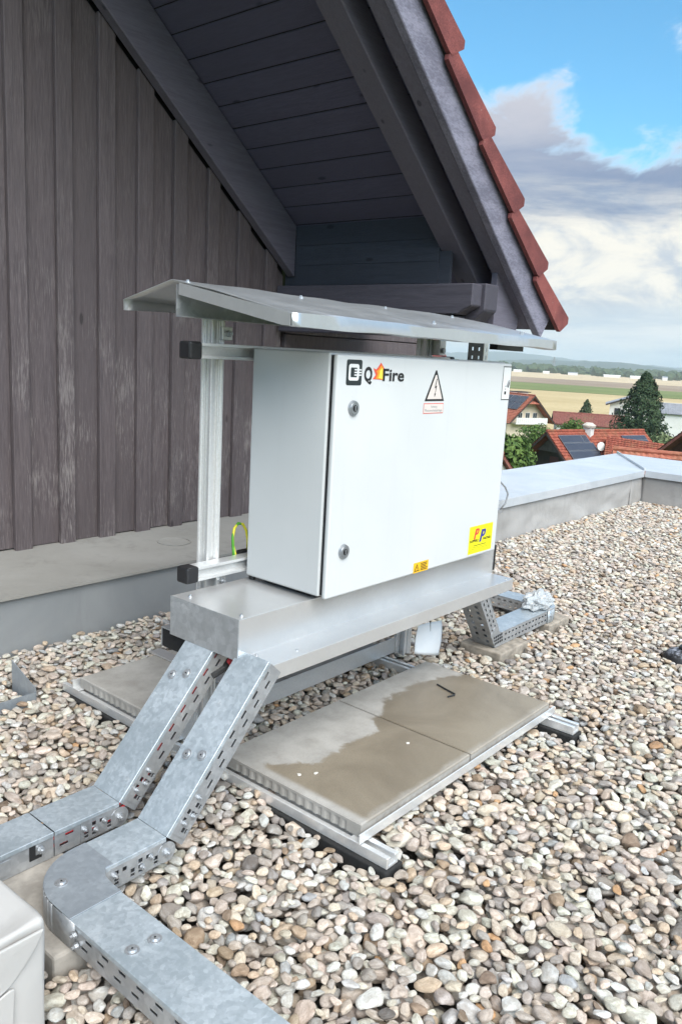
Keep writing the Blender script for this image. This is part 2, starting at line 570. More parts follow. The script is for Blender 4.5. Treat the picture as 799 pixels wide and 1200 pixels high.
MB().obox(Vector((*A0, zi + .002)) - pn / 2, d, pn, (0, 0, .022)).build('standing_seam', COPE, par, bevel=.002)
def wrinkled(name, fn, nu, nv_):
    vs_ = [fn(i / nu, j / nv_) for i in range(nu + 1) for j in range(nv_ + 1)]
    fs = [(i * (nv_ + 1) + j, (i + 1) * (nv_ + 1) + j, (i + 1) * (nv_ + 1) + j + 1, i * (nv_ + 1) + j + 1) for i in range(nu) for j in range(nv_)]
    return MB().add(vs_, fs).build(name, MEMB, par, smooth=True, solid=.003)
from mathutils import noise as mnz
def wr(a, b):
    x = PX0 + (PXC - PX0 - .004) * a
    f = mnz.noise(Vector((x * 2.2 + b * 1.6, b * 1.3, 1.7))) * .020 + mnz.noise(Vector((x * 5 - b * 2.2, b * 2.5, 4.2))) * .009
    f += .012 * max(0, math.sin(x * 3.1 + b * 2.6 + 2 * mnz.noise(Vector((x, b, 0))))) ** 4
    return (x, PYI - .016 - max(-.010, f) * (1 - b ** 4) - .012 * (1 - b) ** 3, -.04 + .307 * b)
wrinkled('membrane_face', wr, 150, 14)
def wr2(a, b):
    y = PYI - .02 - 3.2 * a
    f = mnz.noise(Vector((y * 2.2 + b * 1.6, b * 1.3, 7.7))) * .018
    return (PXC - .016 - max(-.010, f) * (1 - b ** 4), y, -.04 + .307 * b)
wrinkled('membrane_face', wr2, 90, 10)
MB().tube([(5.58, PYI - .022, .262), (5.575, PYI - .03, .15), (5.57, PYI - .034, 0)], .007, 6).build('membrane_weld', MEMB, par)

# ------------------------------------------------------------------ the gabled house
house = thing('gabled_house', 'dark stained timber gable with wide eaves and red roof tiles beside the flat roof', 'house', (0, 2.3, .25))
SL = math.tan(R(38.71))
def zsof(x):            # soffit plane
    return 1.872 - (x - 1.989) * SL
NRM = Vector((.6254, 0, .7803))
SDN = Vector((.7803, 0, -.6254))       # down the slope
gw = MB().prism([(-3.4, 2.305, .26), (2.0, 2.305, .26), (2.0, 2.305, zsof(2.0)), (-3.4, 2.305, zsof(-3.4))], (0, .12, 0)).build('gable_wall', DARKIN, house)
def board(x0, x1, y0, y1, zb, name, lean=0):
    dz = -.268
    MB().add([(x, y, z) for x, z in ((x0, zb), (x1, zb), (x1, zsof(x1) + dz), (x0, zsof(x0) + dz)) for y in (y0, y1)],
             [(0, 2, 4, 6), (1, 7, 5, 3), (0, 1, 3, 2), (2, 3, 5, 4), (4, 5, 7, 6), (6, 7, 1, 0)]).build(name, WALLW, gw, bevel=.003, segs=1)
for k in range(-9, 8):
    cx = .395 + .211 * k + random.uniform(-.006, .006)
    if cx > 1.96:
        continue
    hw = random.uniform(.036, .043)
    board(cx - hw, cx + hw, 2.252 + random.uniform(-.002, .003), 2.276, .248 + random.uniform(-.008, .012), 'batten')
    x1 = min(cx + .211 - .022, 1.985)
    if x1 > cx + .03:
        board(cx + .022, x1, 2.278 + random.uniform(0, .004), 2.302, .262 + random.uniform(-.008, .010), 'wall_board')
# rafter along the wall
def rafter(x0, x1, y0, y1, off0, off1, name, mat_, par_, cut=False):
    pts_ = []
    for x, off in ((x0, off0), (x1, off0), (x1 + ((off1 - off0) * .6254 if cut else 0), off1), (x0, off1)):
        zz = zsof(x) + off / .7803
        pts_.append((x, y0, zz))
    return MB().prism(pts_, (0, y1 - y0, 0)).build(name, mat_, par_, bevel=.004, segs=1)
rafter(-1.2, 1.985, 2.19, 2.248, -.215, -.004, 'wall_rafter', RAFW, house)
rafter(-1.2, 2.42, 1.12, 1.236, -.125, -.004, 'rafter', RAFW, house)
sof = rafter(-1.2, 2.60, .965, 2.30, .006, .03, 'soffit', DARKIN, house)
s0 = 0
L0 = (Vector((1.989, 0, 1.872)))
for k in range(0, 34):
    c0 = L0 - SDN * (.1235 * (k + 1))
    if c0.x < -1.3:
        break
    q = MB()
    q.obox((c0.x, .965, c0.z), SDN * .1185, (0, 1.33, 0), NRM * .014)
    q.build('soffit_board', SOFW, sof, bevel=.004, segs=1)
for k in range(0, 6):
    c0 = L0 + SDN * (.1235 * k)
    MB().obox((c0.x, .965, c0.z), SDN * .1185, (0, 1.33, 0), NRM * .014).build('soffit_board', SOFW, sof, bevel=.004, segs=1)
# eave closing panel, purlin with notched end
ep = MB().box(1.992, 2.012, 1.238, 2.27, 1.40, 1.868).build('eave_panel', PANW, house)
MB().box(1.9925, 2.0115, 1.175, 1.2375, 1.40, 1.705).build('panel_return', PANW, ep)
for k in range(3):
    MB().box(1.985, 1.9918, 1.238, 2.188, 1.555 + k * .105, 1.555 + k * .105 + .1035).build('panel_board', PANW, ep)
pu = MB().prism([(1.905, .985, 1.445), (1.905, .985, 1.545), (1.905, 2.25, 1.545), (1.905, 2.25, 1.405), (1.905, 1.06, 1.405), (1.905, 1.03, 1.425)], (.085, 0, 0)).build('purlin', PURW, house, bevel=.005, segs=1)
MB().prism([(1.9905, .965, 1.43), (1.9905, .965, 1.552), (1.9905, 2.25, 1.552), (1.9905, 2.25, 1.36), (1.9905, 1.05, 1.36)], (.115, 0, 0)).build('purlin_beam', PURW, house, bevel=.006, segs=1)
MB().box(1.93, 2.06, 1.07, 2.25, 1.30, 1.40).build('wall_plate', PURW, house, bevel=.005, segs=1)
bb = rafter(-1.2, 2.49, .918, .958, -.112, .036, 'bargeboard', BARW, house, True)
rafter(-1.2, 2.45, .9585, 1.035, -.105, .03, 'verge_rafter', RAFW, house, True)
MB().prism([(2.14, 1.00, 1.30), (2.14, 1.00, zsof(2.14) - .0), (2.44, 1.00, zsof(2.44)), (2.36, 1.00, 1.33), (2.3, 1.00, 1.30)], (0, .03, 0)).build('eave_cheek', RAFW, house)
# tiles
rf = rafter(-1.2, 2.66, .90, 2.9, .032, .05, 'roof', DARKIN, house)
def tile_mesh(verge):
    q = MB()
    nx = 14
    Wt, Lt = .30, .43
    top, bot = [], []
    for i in range(nx + 1):
        u = i / nx
        h = .030 * (.5 - .5 * math.cos(u * 2 * math.pi)) if i < nx else 0
        top.append((u * Wt, h))
    vs_ = []
    for s_, lift in ((0, -.005), (Lt, .040)):
        for (yy, h) in top:
            vs_.append((s_, yy, h + lift + .016))
        for (yy, h) in top:
            vs_.append((s_, yy, h + lift))
    n = nx + 1
    fs = []
    for i in range(nx):
        fs.append((i, i + 1, 2 * n + i + 1, 2 * n + i))
        fs.append((n + i + 1, n + i, 3 * n + i, 3 * n + i + 1))
        fs.append((2 * n + i, 2 * n + i + 1, 3 * n + i + 1, 3 * n + i))
        fs.append((i + 1, i, n + i, n + i + 1))
    q.add(vs_, fs)
    if verge:
        q.prism([(.040, -.020, .002), (Lt - .006, -.020, .066), (Lt + .012, -.020, .040), (Lt - .022, -.020, -.046), (Lt - .045, -.020, -.052), (.020, -.020, -.072), (.010, -.020, -.055)], (0, .020, 0))
    me = q.mesh('roof_tile')
    me.materials.append(TILE)
    return me
tv, tn = tile_mesh(True), tile_mesh(False)
P0 = Vector((1.444, 0, 2.341))
stepv = Vector((.2975, 0, -.2455))
sd = stepv.normalized()
nv = Vector((-sd.z, 0, sd.x))
rotm = Matrix((sd, Vector((0, 1, 0)), nv)).transposed().to_4x4()
for r_ in range(-7, 5):
    for c_ in range(0, 5):
        me = tv if c_ == 0 else tn
        o = bpy.data.objects.new('roof_tile', me)
        COL.objects.link(o)
        base = P0 + stepv * r_ + nv * .055 - sd * .415 + Vector((0, .905 + c_ * .302 + (0 if c_ == 0 else 0), 0))
        mt = rotm.copy()
        jit = Matrix.Rotation(random.uniform(-.012, .012), 4, 'Y') @ Matrix.Rotation(random.uniform(-.012, .012), 4, 'Z')
        mt = rotm @ jit
        mt.translation = base + nv * (random.uniform(-.004, .004))
        o.matrix_world = mt
        o.parent = rf
        o.matrix_parent_inverse = worldmat(rf).inverted()

# plank screen behind, between the gable corner and the open sky
ps = thing('plank_screen', 'dark horizontal plank screen seen between canopy and cabinet top', 'screen', (2.7, 2.3, .25))
for k in range(9):
    MB().box(2.001, 3.44, 2.26, 2.285, .27 + k * .128, .27 + k * .128 + .122).build('plank', WALLW, ps, bevel=.003, segs=1)
MB().box(3.40, 3.47, 2.312, 2.36, .25, 1.42).build('post', RAFW, ps)
MB().box(2.001, 3.44, 2.288, 2.31, .26, 1.425).build('backing', WALLW, ps)
MB().prism([(3.50, 2.29, 1.40), (3.56, 2.29, 1.40), (3.86, 2.29, 1.10), (3.86, 2.29, .26), (3.50, 2.29, .26)], (0, .05, 0)).build('end_board', TILE, ps)

# ------------------------------------------------------------------ gravel
GX0, GX1, GY0, GY1, GR = -1.35, 5.95, -1.35, 1.75, .004
gw_, gh_ = int((GX1 - GX0) / GR), int((GY1 - GY0) / GR)
HM = np.full((gw_, gh_), -.030, np.float32)
CAP = np.full((gw_, gh_), .043, np.float32)
def blockout(x0, x1, y0, y1, h=9.):
    i0, i1 = max(0, int((x0 - GX0) / GR)), max(0, int((x1 - GX0) / GR))
    j0, j1 = max(0, int((y0 - GY0) / GR)), max(0, int((y1 - GY0) / GR))
    HM[i0:i1, j0:j1] = h
def capout(x0, x1, y0, y1, h):
    i0, i1 = max(0, int((x0 - GX0) / GR)), max(0, int((x1 - GX0) / GR))
    j0, j1 = max(0, int((y0 - GY0) / GR)), max(0, int((y1 - GY0) / GR))
    CAP[i0:i1, j0:j1] = np.minimum(CAP[i0:i1, j0:j1], h)
blockout(GX0, 2.31, 1.697, GY1)
blockout(2.31, GX1, 1.470, GY1)
blockout(5.835, GX1, GY0, GY1)
blockout(-.022, .046, -.085, .30); blockout(-.022, .046, .88, 1.285)
blockout(.955, 1.025, -.105, .30); blockout(.955, 1.025, .88, 1.285)
blockout(-.71, -.505, .155, .60)          # block under the channels
blockout(1.355, 1.60, .375, .585); blockout(1.84, 2.06, .40, .60)
blockout(-1.3, -.77, .06, .42)            # wrapped box
blockout(-.92, -.105, 1.262, 1.278)
blockout(-.128, -.108, 1.27, 1.43)
blockout(1.905, 2.07, -.205, -.045)         # cable holder weight
capout(.90, 1.09, -.19, .02, .022); capout(-.09, .10, -.17, .10, .024); capout(-.02, 1.02, -.01, .51, .044); capout(-.02, 1.02, .69, 1.21, .044)
REGION = [(-1.3, .15), (-1.05, -.35), (.05, -1.3), (.9, -1.1), (5.9, .55), (5.9, 1.7), (-1.3, 1.7)]
def inside(x, y):
    c = False
    n = len(REGION)
    for i in range(n):
        x1, y1 = REGION[i]
        x2, y2 = REGION[(i + 1) % n]
        if (y1 > y) != (y2 > y) and x < (x2 - x1) * (y - y1) / (y2 - y1) + x1:
            c = not c
    return c
NVAR, NLIB = 26, 420
lib = []
def eul(e):
    from mathutils import Euler
    return np.array(Euler(e).to_matrix())
for k in range(NLIB):
    a = float(np.clip(np.exp(rng.normal(math.log(.0208), .30)), .0098, .038))
    b = a * rng.uniform(.52, .88)
    c = b * rng.uniform(.50, .85)
    e = (rng.normal(0, .21), rng.normal(0, .21), rng.uniform(0, 2 * math.pi))
    M3 = eul(e)
    A = M3 @ np.diag([1 / a**2, 1 / b**2, 1 / c**2]) @ M3.T
    n = int(a / GR) + 1
    g = np.arange(-n, n + 1) * GR
    X, Y = np.meshgrid(g, g, indexing='ij')
    Bq = A[0, 2] * X + A[1, 2] * Y
    Cq = A[0, 0] * X**2 + 2 * A[0, 1] * X * Y + A[1, 1] * Y**2 - 1
    D = Bq**2 - A[2, 2] * Cq
    ok = D > 0
    s_ = np.sqrt(np.where(ok, D, 0))
    zl = np.where(ok, (-Bq - s_) / A[2, 2], 1e3).astype(np.float32)
    zh = np.where(ok, (-Bq + s_) / A[2, 2], -1e3).astype(np.float32)
    lib.append((n, zl * .94, zh * .94, (a, b, c), e, rng.integers(NVAR), float(zh.max())))
order = np.argsort([-q[3][0] for q in lib])
pos, rots, scls, vids = [], [], [], []
def place(idx, i, j, z):
    n, zl, zh, abc, e, vid, top = lib[idx]
    sub = HM[i - n:i + n + 1, j - n:j + n + 1]
    np.maximum(sub, zh + z, out=sub)
    pos.append((GX0 + (i + .5) * GR, GY0 + (j + .5) * GR, z))
    rots.append(e)
    scls.append(abc)
    vids.append(vid)
attempts = 185000
ii = rng.integers(14, gw_ - 14, (attempts, 4))
jj = rng.integers(14, gh_ - 14, (attempts, 4))
li = rng.integers(0, NLIB, attempts)
small = order[NLIB * 60 // 100:]                  # late fill: finer stones settle into the gaps
late = np.arange(attempts) > 56000
li[late] = rng.choice(small, late.sum())
spread = rng.normal(0, .006, attempts)
for k in range(attempts):
    i0, j0 = int(ii[k, 0]), int(jj[k, 0])
    if not inside(GX0 + i0 * GR, GY0 + j0 * GR):
        continue
    n, zl, zh, abc, e, vid, top = lib[li[k]]
    best = None
    for c_ in range(5):
        i = min(max(i0 + (0 if c_ == 0 else int(rng.integers(-7, 8))), n), gw_ - n - 1)
        j = min(max(j0 + (0 if c_ == 0 else int(rng.integers(-7, 8))), n), gh_ - n - 1)
        z = float((HM[i - n:i + n + 1, j - n:j + n + 1] - zl).max())
        if best is None or z < best[0]:
            best = (z, i, j)
    z, i, j = best
    if z + top > CAP[i, j] + min(.012, spread[k]):
        continue
    place(li[k], i, j, z)
pos = np.array(pos, np.float32)
PAL = np.array([(.68, .62, .55), (.60, .53, .465), (.50, .45, .395), (.43, .405, .375), (.35, .345, .34), (.56, .455, .33), (.40, .30, .20), (.58, .34, .15), (.17, .165, .16), (.64, .56, .455), (.72, .68, .62), (.36, .41, .45), (.24, .18, .13)])
PW = np.array([19, 18, 15, 13, 7, 7, 2.4, .8, .9, 9, 13, 1.2, .9])
ci = rng.choice(len(PAL), len(pos), p=PW / PW.sum())
PAL = PAL * .84 + PAL.mean(1, keepdims=True) * np.array([[.325, .312, .298]])
PAL = np.minimum(PAL * 1.15 * np.array([[1.03, .985, .955]]), .82)
cols = PAL[ci] * rng.uniform(.80, 1.16, (len(pos), 1)) * rng.uniform(.984, 1.016, (len(pos), 3))


t = NT('river_pebble')
at = t.n('ShaderNodeAttribute', attribute_type='INSTANCER', attribute_name='col')
tco = t.n('ShaderNodeTexCoord')
oi = t.n('ShaderNodeObjectInfo')
ad = t.n('ShaderNodeVectorMath', operation='ADD')
ml = t.math('MULTIPLY', oi.outputs['Random'], 41.)
t.l(tco.outputs['Object'], ad.inputs[0])
t.l(ml, ad.inputs[1])
n1 = t.noise(ad.outputs[0], 1.1, 6, .65, .5)
n2 = t.noise(ad.outputs[0], 7, 5, .7)
vn = t.voro(ad.outputs[0], 1.3, 'DISTANCE_TO_EDGE')
c = t.mix(t.map(n1, .34, .68), t.mix(1., at.outputs['Color'], (.66, .62, .58), 'MULTIPLY'), at.outputs['Color'])
c = t.mix(t.math('MULTIPLY', t.map(n2, .50, .66), .42), c, t.mix(1., at.outputs['Color'], (.42, .37, .32), 'MULTIPLY'))
r3 = t.math('FRACT', t.math('MULTIPLY', oi.outputs['Random'], 7.31))
c = t.mix(t.math('MULTIPLY', t.map(vn, .025, .008), t.map(r3, .86, .92, 0, .40)), c, (.66, .63, .57))
PEB = t.set(base=c, rough=t.map(n1, .3, .7, .55, .80), normal=t.bump(t.math('ADD', n2, n1), .42, .07), spec=.3)

def pebble_mesh(k):
    r = np.random.default_rng(500 + k)
    bm = bmesh.new()
    bmesh.ops.create_icosphere(bm, subdivisions=3, radius=1)
    P = np.array([v_.co for v_ in bm.verts])
    pw = r.uniform(2.0, 2.7)
    P = P / (np.abs(P) ** pw).sum(1, keepdims=True) ** (1 / pw)
    for q_ in range(int(r.integers(6, 13))):           # worn flats and shoulders
        d_ = r.normal(size=3)
        d_ /= np.linalg.norm(d_)
        lim = r.uniform(.60, .90)
        pr_ = P @ d_
        over = np.maximum(pr_ - lim, 0)
        P = P - np.outer(over * .88, d_)
    for q_ in range(4):
        d_ = r.normal(size=3)
        P = P * (1 + .045 * np.sin(P @ d_ * 1.7 + r.uniform(0, 6)))[:, None]
    P[:, 0] *= 1 + r.uniform(-.25, .25) * P[:, 1]     # egg and wedge shapes
    P /= np.abs(P).max(0)
    for v_, q_ in zip(bm.verts, P):
        v_.co = q_
    me = bpy.data.meshes.new('pebble_shape')
    bm.to_mesh(me)
    bm.free()
    me.polygons.foreach_set('use_smooth', [True] * len(me.polygons))
    me.materials.append(PEB)
    return me
pcol = bpy.data.collections.new('pebble_shapes')
for k in range(NVAR):
    ob = bpy.data.objects.new('pebble_shape_%02d' % k, pebble_mesh(k))
    pcol.objects.link(ob)
me = bpy.data.meshes.new('gravel_points')
me.vertices.add(len(pos))
me.vertices.foreach_set('co', pos.ravel())
def attr(name, typ, data, key):
    a_ = me.attributes.new(name, typ, 'POINT')
    a_.data.foreach_set(key, np.ascontiguousarray(data).ravel())
attr('rot', 'FLOAT_VECTOR', np.array(rots, np.float32), 'vector')
attr('scl', 'FLOAT_VECTOR', np.array(scls, np.float32), 'vector')
attr('vid', 'INT', np.array(vids, np.int32), 'value')
attr('col', 'FLOAT_COLOR', np.concatenate([cols, np.ones((len(cols), 1))], 1).astype(np.float32), 'color')
grav = bpy.data.objects.new('gravel', me)
COL.objects.link(grav)
tag(grav, 'rounded river pebble gravel in beige and grey covering the flat roof', 'gravel', kind='stuff')
ng = bpy.data.node_groups.new('scatter_pebbles', 'GeometryNodeTree')
ng.interface.new_socket('Geometry', in_out='INPUT', socket_type='NodeSocketGeometry')
ng.interface.new_socket('Geometry', in_out='OUTPUT', socket_type='NodeSocketGeometry')
gi, go = ng.nodes.new('NodeGroupInput'), ng.nodes.new('NodeGroupOutput')
iop = ng.nodes.new('GeometryNodeInstanceOnPoints')
cinf = ng.nodes.new('GeometryNodeCollectionInfo')
cinf.inputs['Collection'].default_value = pcol
cinf.inputs['Separate Children'].default_value = True
cinf.inputs['Reset Children'].default_value = True
def named(nm, typ):
    n_ = ng.nodes.new('GeometryNodeInputNamedAttribute')
    n_.data_type = typ
    n_.inputs['Name'].default_value = nm
    return n_.outputs['Attribute']
ng.links.new(gi.outputs[0], iop.inputs['Points'])
ng.links.new(cinf.outputs[0], iop.inputs['Instance'])
iop.inputs['Pick Instance'].default_value = True
ng.links.new(named('vid', 'INT'), iop.inputs['Instance Index'])
e2r = ng.nodes.new('FunctionNodeEulerToRotation')
ng.links.new(named('rot', 'FLOAT_VECTOR'), e2r.inputs[0])
ng.links.new(e2r.outputs[0], iop.inputs['Rotation'])
ng.links.new(named('scl', 'FLOAT_VECTOR'), iop.inputs['Scale'])
ng.links.new(iop.outputs[0], go.inputs[0])
grav.modifiers.new('scatter', 'NODES').node_group = ng
# the finer bed under and beyond the pebbles
t = NT('gravel_bed_fine')
v = t.co()
vd = t.voro(v, 34)
vc = t.voro(v, 34, out='Color')
sp = t.n('ShaderNodeSeparateColor')
t.l(vc, sp.inputs[0])
GBED = t.set(base=t.mix(t.map(vd, .25, .6), t.ramp(sp.outputs[0], [(0, (.55, .5, .44)), (.5, (.38, .35, .32)), (1, (.25, .23, .21))]), (.05, .045, .04)), rough=.9, normal=t.bump(vd, 1., -.012))
bm = bmesh.new()
o = MB().add([(-3.1, -4.4, -.05), (5.85, -4.4, -.05), (5.85, 1.69, -.05), (-3.1, 1.69, -.05)], [(0, 1, 2, 3)]).build('gravel_bed', GBED)
bm.free()
tag(o, kind='structure')

# ------------------------------------------------------------------ mounting frame
fr = thing('mounting_frame', 'aluminium rail frame with two posts carrying the cabinet and canopy', 'frame', (.5, .6, 0))
def rail_profile(wd, ht, slot=.012, deep=.014):
    """C-shaped extrusion outline in (across, up); slot opens on -across"""
    t_ = .0035
    return [(0, 0), (wd, 0), (wd, ht), (0, ht), (0, ht / 2 + slot), (t_, ht / 2 + slot), (t_, ht - t_ * 2), (deep, ht - t_ * 2), (deep, t_ * 2), (t_, t_ * 2), (t_, ht / 2 - slot), (0, ht / 2 - slot)]
# base rails with the slot upward
for x in (-.010, .968):
    pr = [(x, .030), (x + .044, .030), (x + .044, .058), (x + .030, .058), (x + .030, .052), (x + .036, .052), (x + .036, .038), (x + .008, .038), (x + .008, .052), (x + .014, .052), (x + .014, .058), (x, .058)]
    br = MB().prism([(a, -.088 if x < .5 else -.10, b) for a, b in pr], (0, 1.37, 0)).build('base_rail', ALU, fr, bevel=.0012, segs=1)
    for y0, y1 in ((-.095 if x < .5 else -.107, .285), (.90, 1.292)):
        MB().box(x - .012, x + .056, y0, y1, -.02, .0295).build('rubber_pad', RUBBER, br, bevel=.004)
# angle strips holding the slabs
def angle_x(y, dirn, x0, x1, h):
    q = MB()
    q.prism([(x0, y, .0600), (x0, y + dirn * .035, .0600), (x0, y + dirn * .035, .0575 + .006), (x0, y + dirn * .004, .0575 + .006), (x0, y + dirn * .004, .06 + h), (x0, y, .06 + h)], (x1 - x0, 0, 0))
    return q.build('slab_angle', ALU, fr, bevel=.001, segs=1)
angle_x(-.0095, 1, -.016, 1.016, .026)
angle_x(.513, -1, -.016, 1.016, .026)
angle_x(.687, 1, -.016, 1.07, .062)
angle_x(1.213, -1, -.016, 1.016, .030)
for x in (-.004, 1.004):       # clamp plates over the slab edges at the rear
    pass
MB().box(.30, .345, .70, 1.22, .1015, .1075).build('slab_strap', TRAYM, fr)
# posts: 45 mm extrusion with grooves on each face
def post(x, y, z0, z1):
    a = .045
    g, dp = .004, .013
    out = []
    def side(o_, u_, n_):
        for s_ in (0, .22, .22, .36, .36, .64, .64, .78, .78):
            pass
        seq = [(0, 0), (.17, 0), (.17, dp * .35), (.33, dp * .35), (.33, dp), (.67, dp), (.67, dp * .35), (.83, dp * .35), (.83, 0)]
        for s_, d_ in seq:
            out.append(Vector(o_) + Vector(u_) * (s_ * a) + Vector(n_) * d_)
    side((x, y, z0), (1, 0, 0), (0, 1, 0))
    side((x + a, y, z0), (0, 1, 0), (-1, 0, 0))
    side((x + a, y + a, z0), (-1, 0, 0), (0, -1, 0))
    side((x, y + a, z0), (0, -1, 0), (1, 0, 0))
    return MB().prism(out, (0, 0, z1 - z0)).build('post', ALU, fr, bevel=.0012, segs=1)
post(.058, .642, .058, 1.335)
post(1.062, .642, .058, 1.335)
for x in (.055, 1.02):        # foot brackets joining the posts to the base rails
    MB().box(x - .03, x + .055, .690, .745, .0582, .0632).box(x - .005 if x < .5 else x + .04, x + .055 if x < .5 else x + .09, .6875, .692, .064, .13).build('foot_bracket', ALU, fr)
# horizontal rails behind the cabinet
def hrail(z, x0, x1):
    pr = rail_profile(.041, .040)
    rl = MB().prism([(x0, .600 + a, z + b) for a, b in pr], (x1 - x0, 0, 0)).build('cross_rail', ALU, fr, bevel=.001, segs=1)
    for xa, xb in ((x0 - .040, x0 + .002), (x1 - .002, x1 + .030)):
        MB().box(xa, xb, .5975, .6435, z - .0028, z + .0428).build('end_cap', BLACKP, rl, bevel=.006)
    return rl
hrail(1.163, -.012, 1.16)
hrail(.566, -.008, 1.16)
for z in (1.213, .545 - .02):
    bk = MB().box(.083, .118, .628, .6405, z, z + .036).build('corner_bracket', ALU, fr, bevel=.002)
    MB().cyl((.100, .6275, z + .018), (.100, .617, z + .018), .009, n=6).cyl((.100, .617, z + .018), (.100, .611, z + .018), .005, n=10).build('bolt', STEEL, bk)
bk = MB().box(1.095, 1.135, .606, .6405, 1.208, 1.262).build('corner_bracket', ALU, fr, bevel=.002)
MB().cyl((1.115, .6055, 1.225), (1.115, .598, 1.225), .010, n=6).build('bolt', STEEL, bk)
# slotted riser beside the cabinet
sl = [(.030 * k + .012, .030 * k + .024, a, a + .014) for k in range(27) for a in (.022, .066)]
rs = MB().slotted((1.118, .500, .44), (0, 0, 1), (1, 0, 0), .835, .10, sl).build('slotted_riser', BLACKP, fr, solid=.003)
sl = [(.030 * k + .010, .030 * k + .026, .012, .020) for k in range(27)]
MB().slotted((1.2215, .500, .44), (0, 0, 1), (1, 0, 0), .832, .032, sl).build('slotted_strip', ALU, fr, solid=.003)

# ------------------------------------------------------------------ paving slabs
def slab(x0, y0, name, label):
    n_ = 17
    e = .0038
    x0, y0, x1, y1 = x0 + e, y0 + e, x0 + .5 - e, y0 + .5 - e
    def outline(z, rip, inset=0.):
        out = []
        cs = [((x0, y0), (1, 0), (0, 1)), ((x1, y0), (0, 1), (-1, 0)), ((x1, y1), (-1, 0), (0, -1)), ((x0, y1), (0, -1), (1, 0))]
        L = x1 - x0
        for (ox, oy), (ux, uy), (nx, ny) in cs:
            for k in range(n_ * 4):
                s_ = k / (n_ * 4)
                r_ = 0
                if .10 < s_ < .90:
                    r_ = rip * (1 if (k % 4) in (1, 2) else 0)
                d_ = r_ + inset
                so = s_ * L
                if inset:
                    so = min(max(so, inset), L - inset)
                out.append((ox + ux * so + nx * d_, oy + uy * so + ny * d_, z))
        return out
    rings = [outline(.0645, .0024), outline(.0875, .0024), outline(.0890, .0), outline(.0965, .0), outline(.0995, 0., .0028)]
    n = len(rings[0])
    vs_ = [q for r_ in rings for q in r_]
    fs = []
    for a in range(len(rings) - 1):
        for k in range(n):
            fs.append((a * n + k, a * n + (k + 1) % n, (a + 1) * n + (k + 1) % n, (a + 1) * n + k))
    fs.append(tuple(range(n - 1, -1, -1)))
    fs.append(tuple(range((len(rings) - 1) * n, len(rings) * n)))
    o_ = MB().add(vs_, fs).build(name, SLAB)
    return tag(o_, label, 'paving slab', 'ballast slabs of the frame')
slab(0, 0, 'paving_slab', 'front left concrete paving slab with damp patch, nearest the camera')
slab(.5, 0, 'paving_slab', 'front right concrete paving slab with black hook lying on it')
slab(0, .7, 'paving_slab', 'dry rear concrete paving slab seen left behind the cable channels')
slab(.5, .7, 'paving_slab', 'rear right concrete slab mostly hidden behind the cabinet tray')

# small things lying on the slabs
hk = MB().tube([(.837, .341, .1035), (.824, .296, .1035), (.812, .255, .1045), (.803, .250, .1045), (.776, .259, .104)], .0028, 6).build('hook', BLKC)
tag(hk, 'small bent black plastic hook lying on the front right slab', 'hook')
for k, (x, y) in enumerate([(.096, .238), (.414, .165), (.060, .262)]):
    sp_ = MB().prism([(x, y, .0998), (x + .003, y + .003 + .002 * k, .0998), (x + .009, y + .001, .0998), (x + .012 - .002 * k, y - .003, .0998), (x + .004, y - .004, .0998)], (.001, .001, .002)).build('crumb', plain('white_scrap', (.7, .68, .62), .7) if k == 0 else bpy.data.materials['white_scrap'])
    tag(sp_, ['long pale crumb in the middle of the front left slab', 'small pale crumb near the joint between the front slabs', 'tiny pale crumb beside the damp patch edge on front left slab'][k], 'crumb')

# ------------------------------------------------------------------ sheet metal tray under the cabinet
TX0, TX1 = -.093, 1.147
tr = thing('sheet_metal_tray', 'stepped galvanised sheet metal tray under the grey cabinet', 'tray', (.53, .45, .40))
q = MB()
th = .0025
q.prism([(TX0, .345, .440), (TX0, .345, .540), (TX0, .603, .540), (TX0, .603, .44), (TX0, .6055, .44), (TX0, .6055, .5425), (TX0, .3425, .5425), (TX0, .3425, .4425), (TX0, .2545, .4425), (TX0, .2545, .402), (TX0, .257, .402), (TX0, .257, .440)], (TX1 - TX0, 0, 0))
q.build('hat_profile', TRAYM, tr, bevel=.0012, segs=2)
MB().box(TX0 - .003, TX0 - .0005, .3425, .6055, .436, .543).build('end_plate', GALV2, tr)
MB().box(TX1 + .0005, TX1 + .003, .3425, .6055, .44, .543).build('end_plate', TRAYM, tr)
MB().box(TX1 + .008, TX1 + .036, .352, .60, .448, .5415).build('end_flange', DARKIN, tr)
MB().box(TX1 + .004, TX1 + .043, .357, .603, .542, .5445).build('flange_cover', TRAYM, tr)
MB().prism([(TX0 + .01, .608, .44), (TX0 + .01, .66, .44), (TX0 + .01, .66, .385), (TX0 + .01, .657, .385), (TX0 + .01, .657, .437), (TX0 + .01, .608, .437)], (1.2, 0, 0)).build('hanging_flange', GALV2, tr)
MB().box(TX0 + .012, TX0 + .015, .56, .656, .385, .4365).build('cheek_plate', DARKIN, tr)
for x, y in ((TX0 + .03, .565), (TX0 + .025, .362), (.2, .365), (.6, .50)):
    MB().cyl((x, y, .5427), (x, y, .5455), .006, .005, 10).cyl((x, y, .5455), (x, y, .549), .0035, .003, 8).build('screw', STEEL, tr)
for x, y in ((TX0 + .05, .33), (TX1 - .03, .268), (TX0 + .15, .285)):
    MB().cyl((x, y, .4427), (x, y, .4455), .005, .004, 10).build('screw', STEEL, tr)

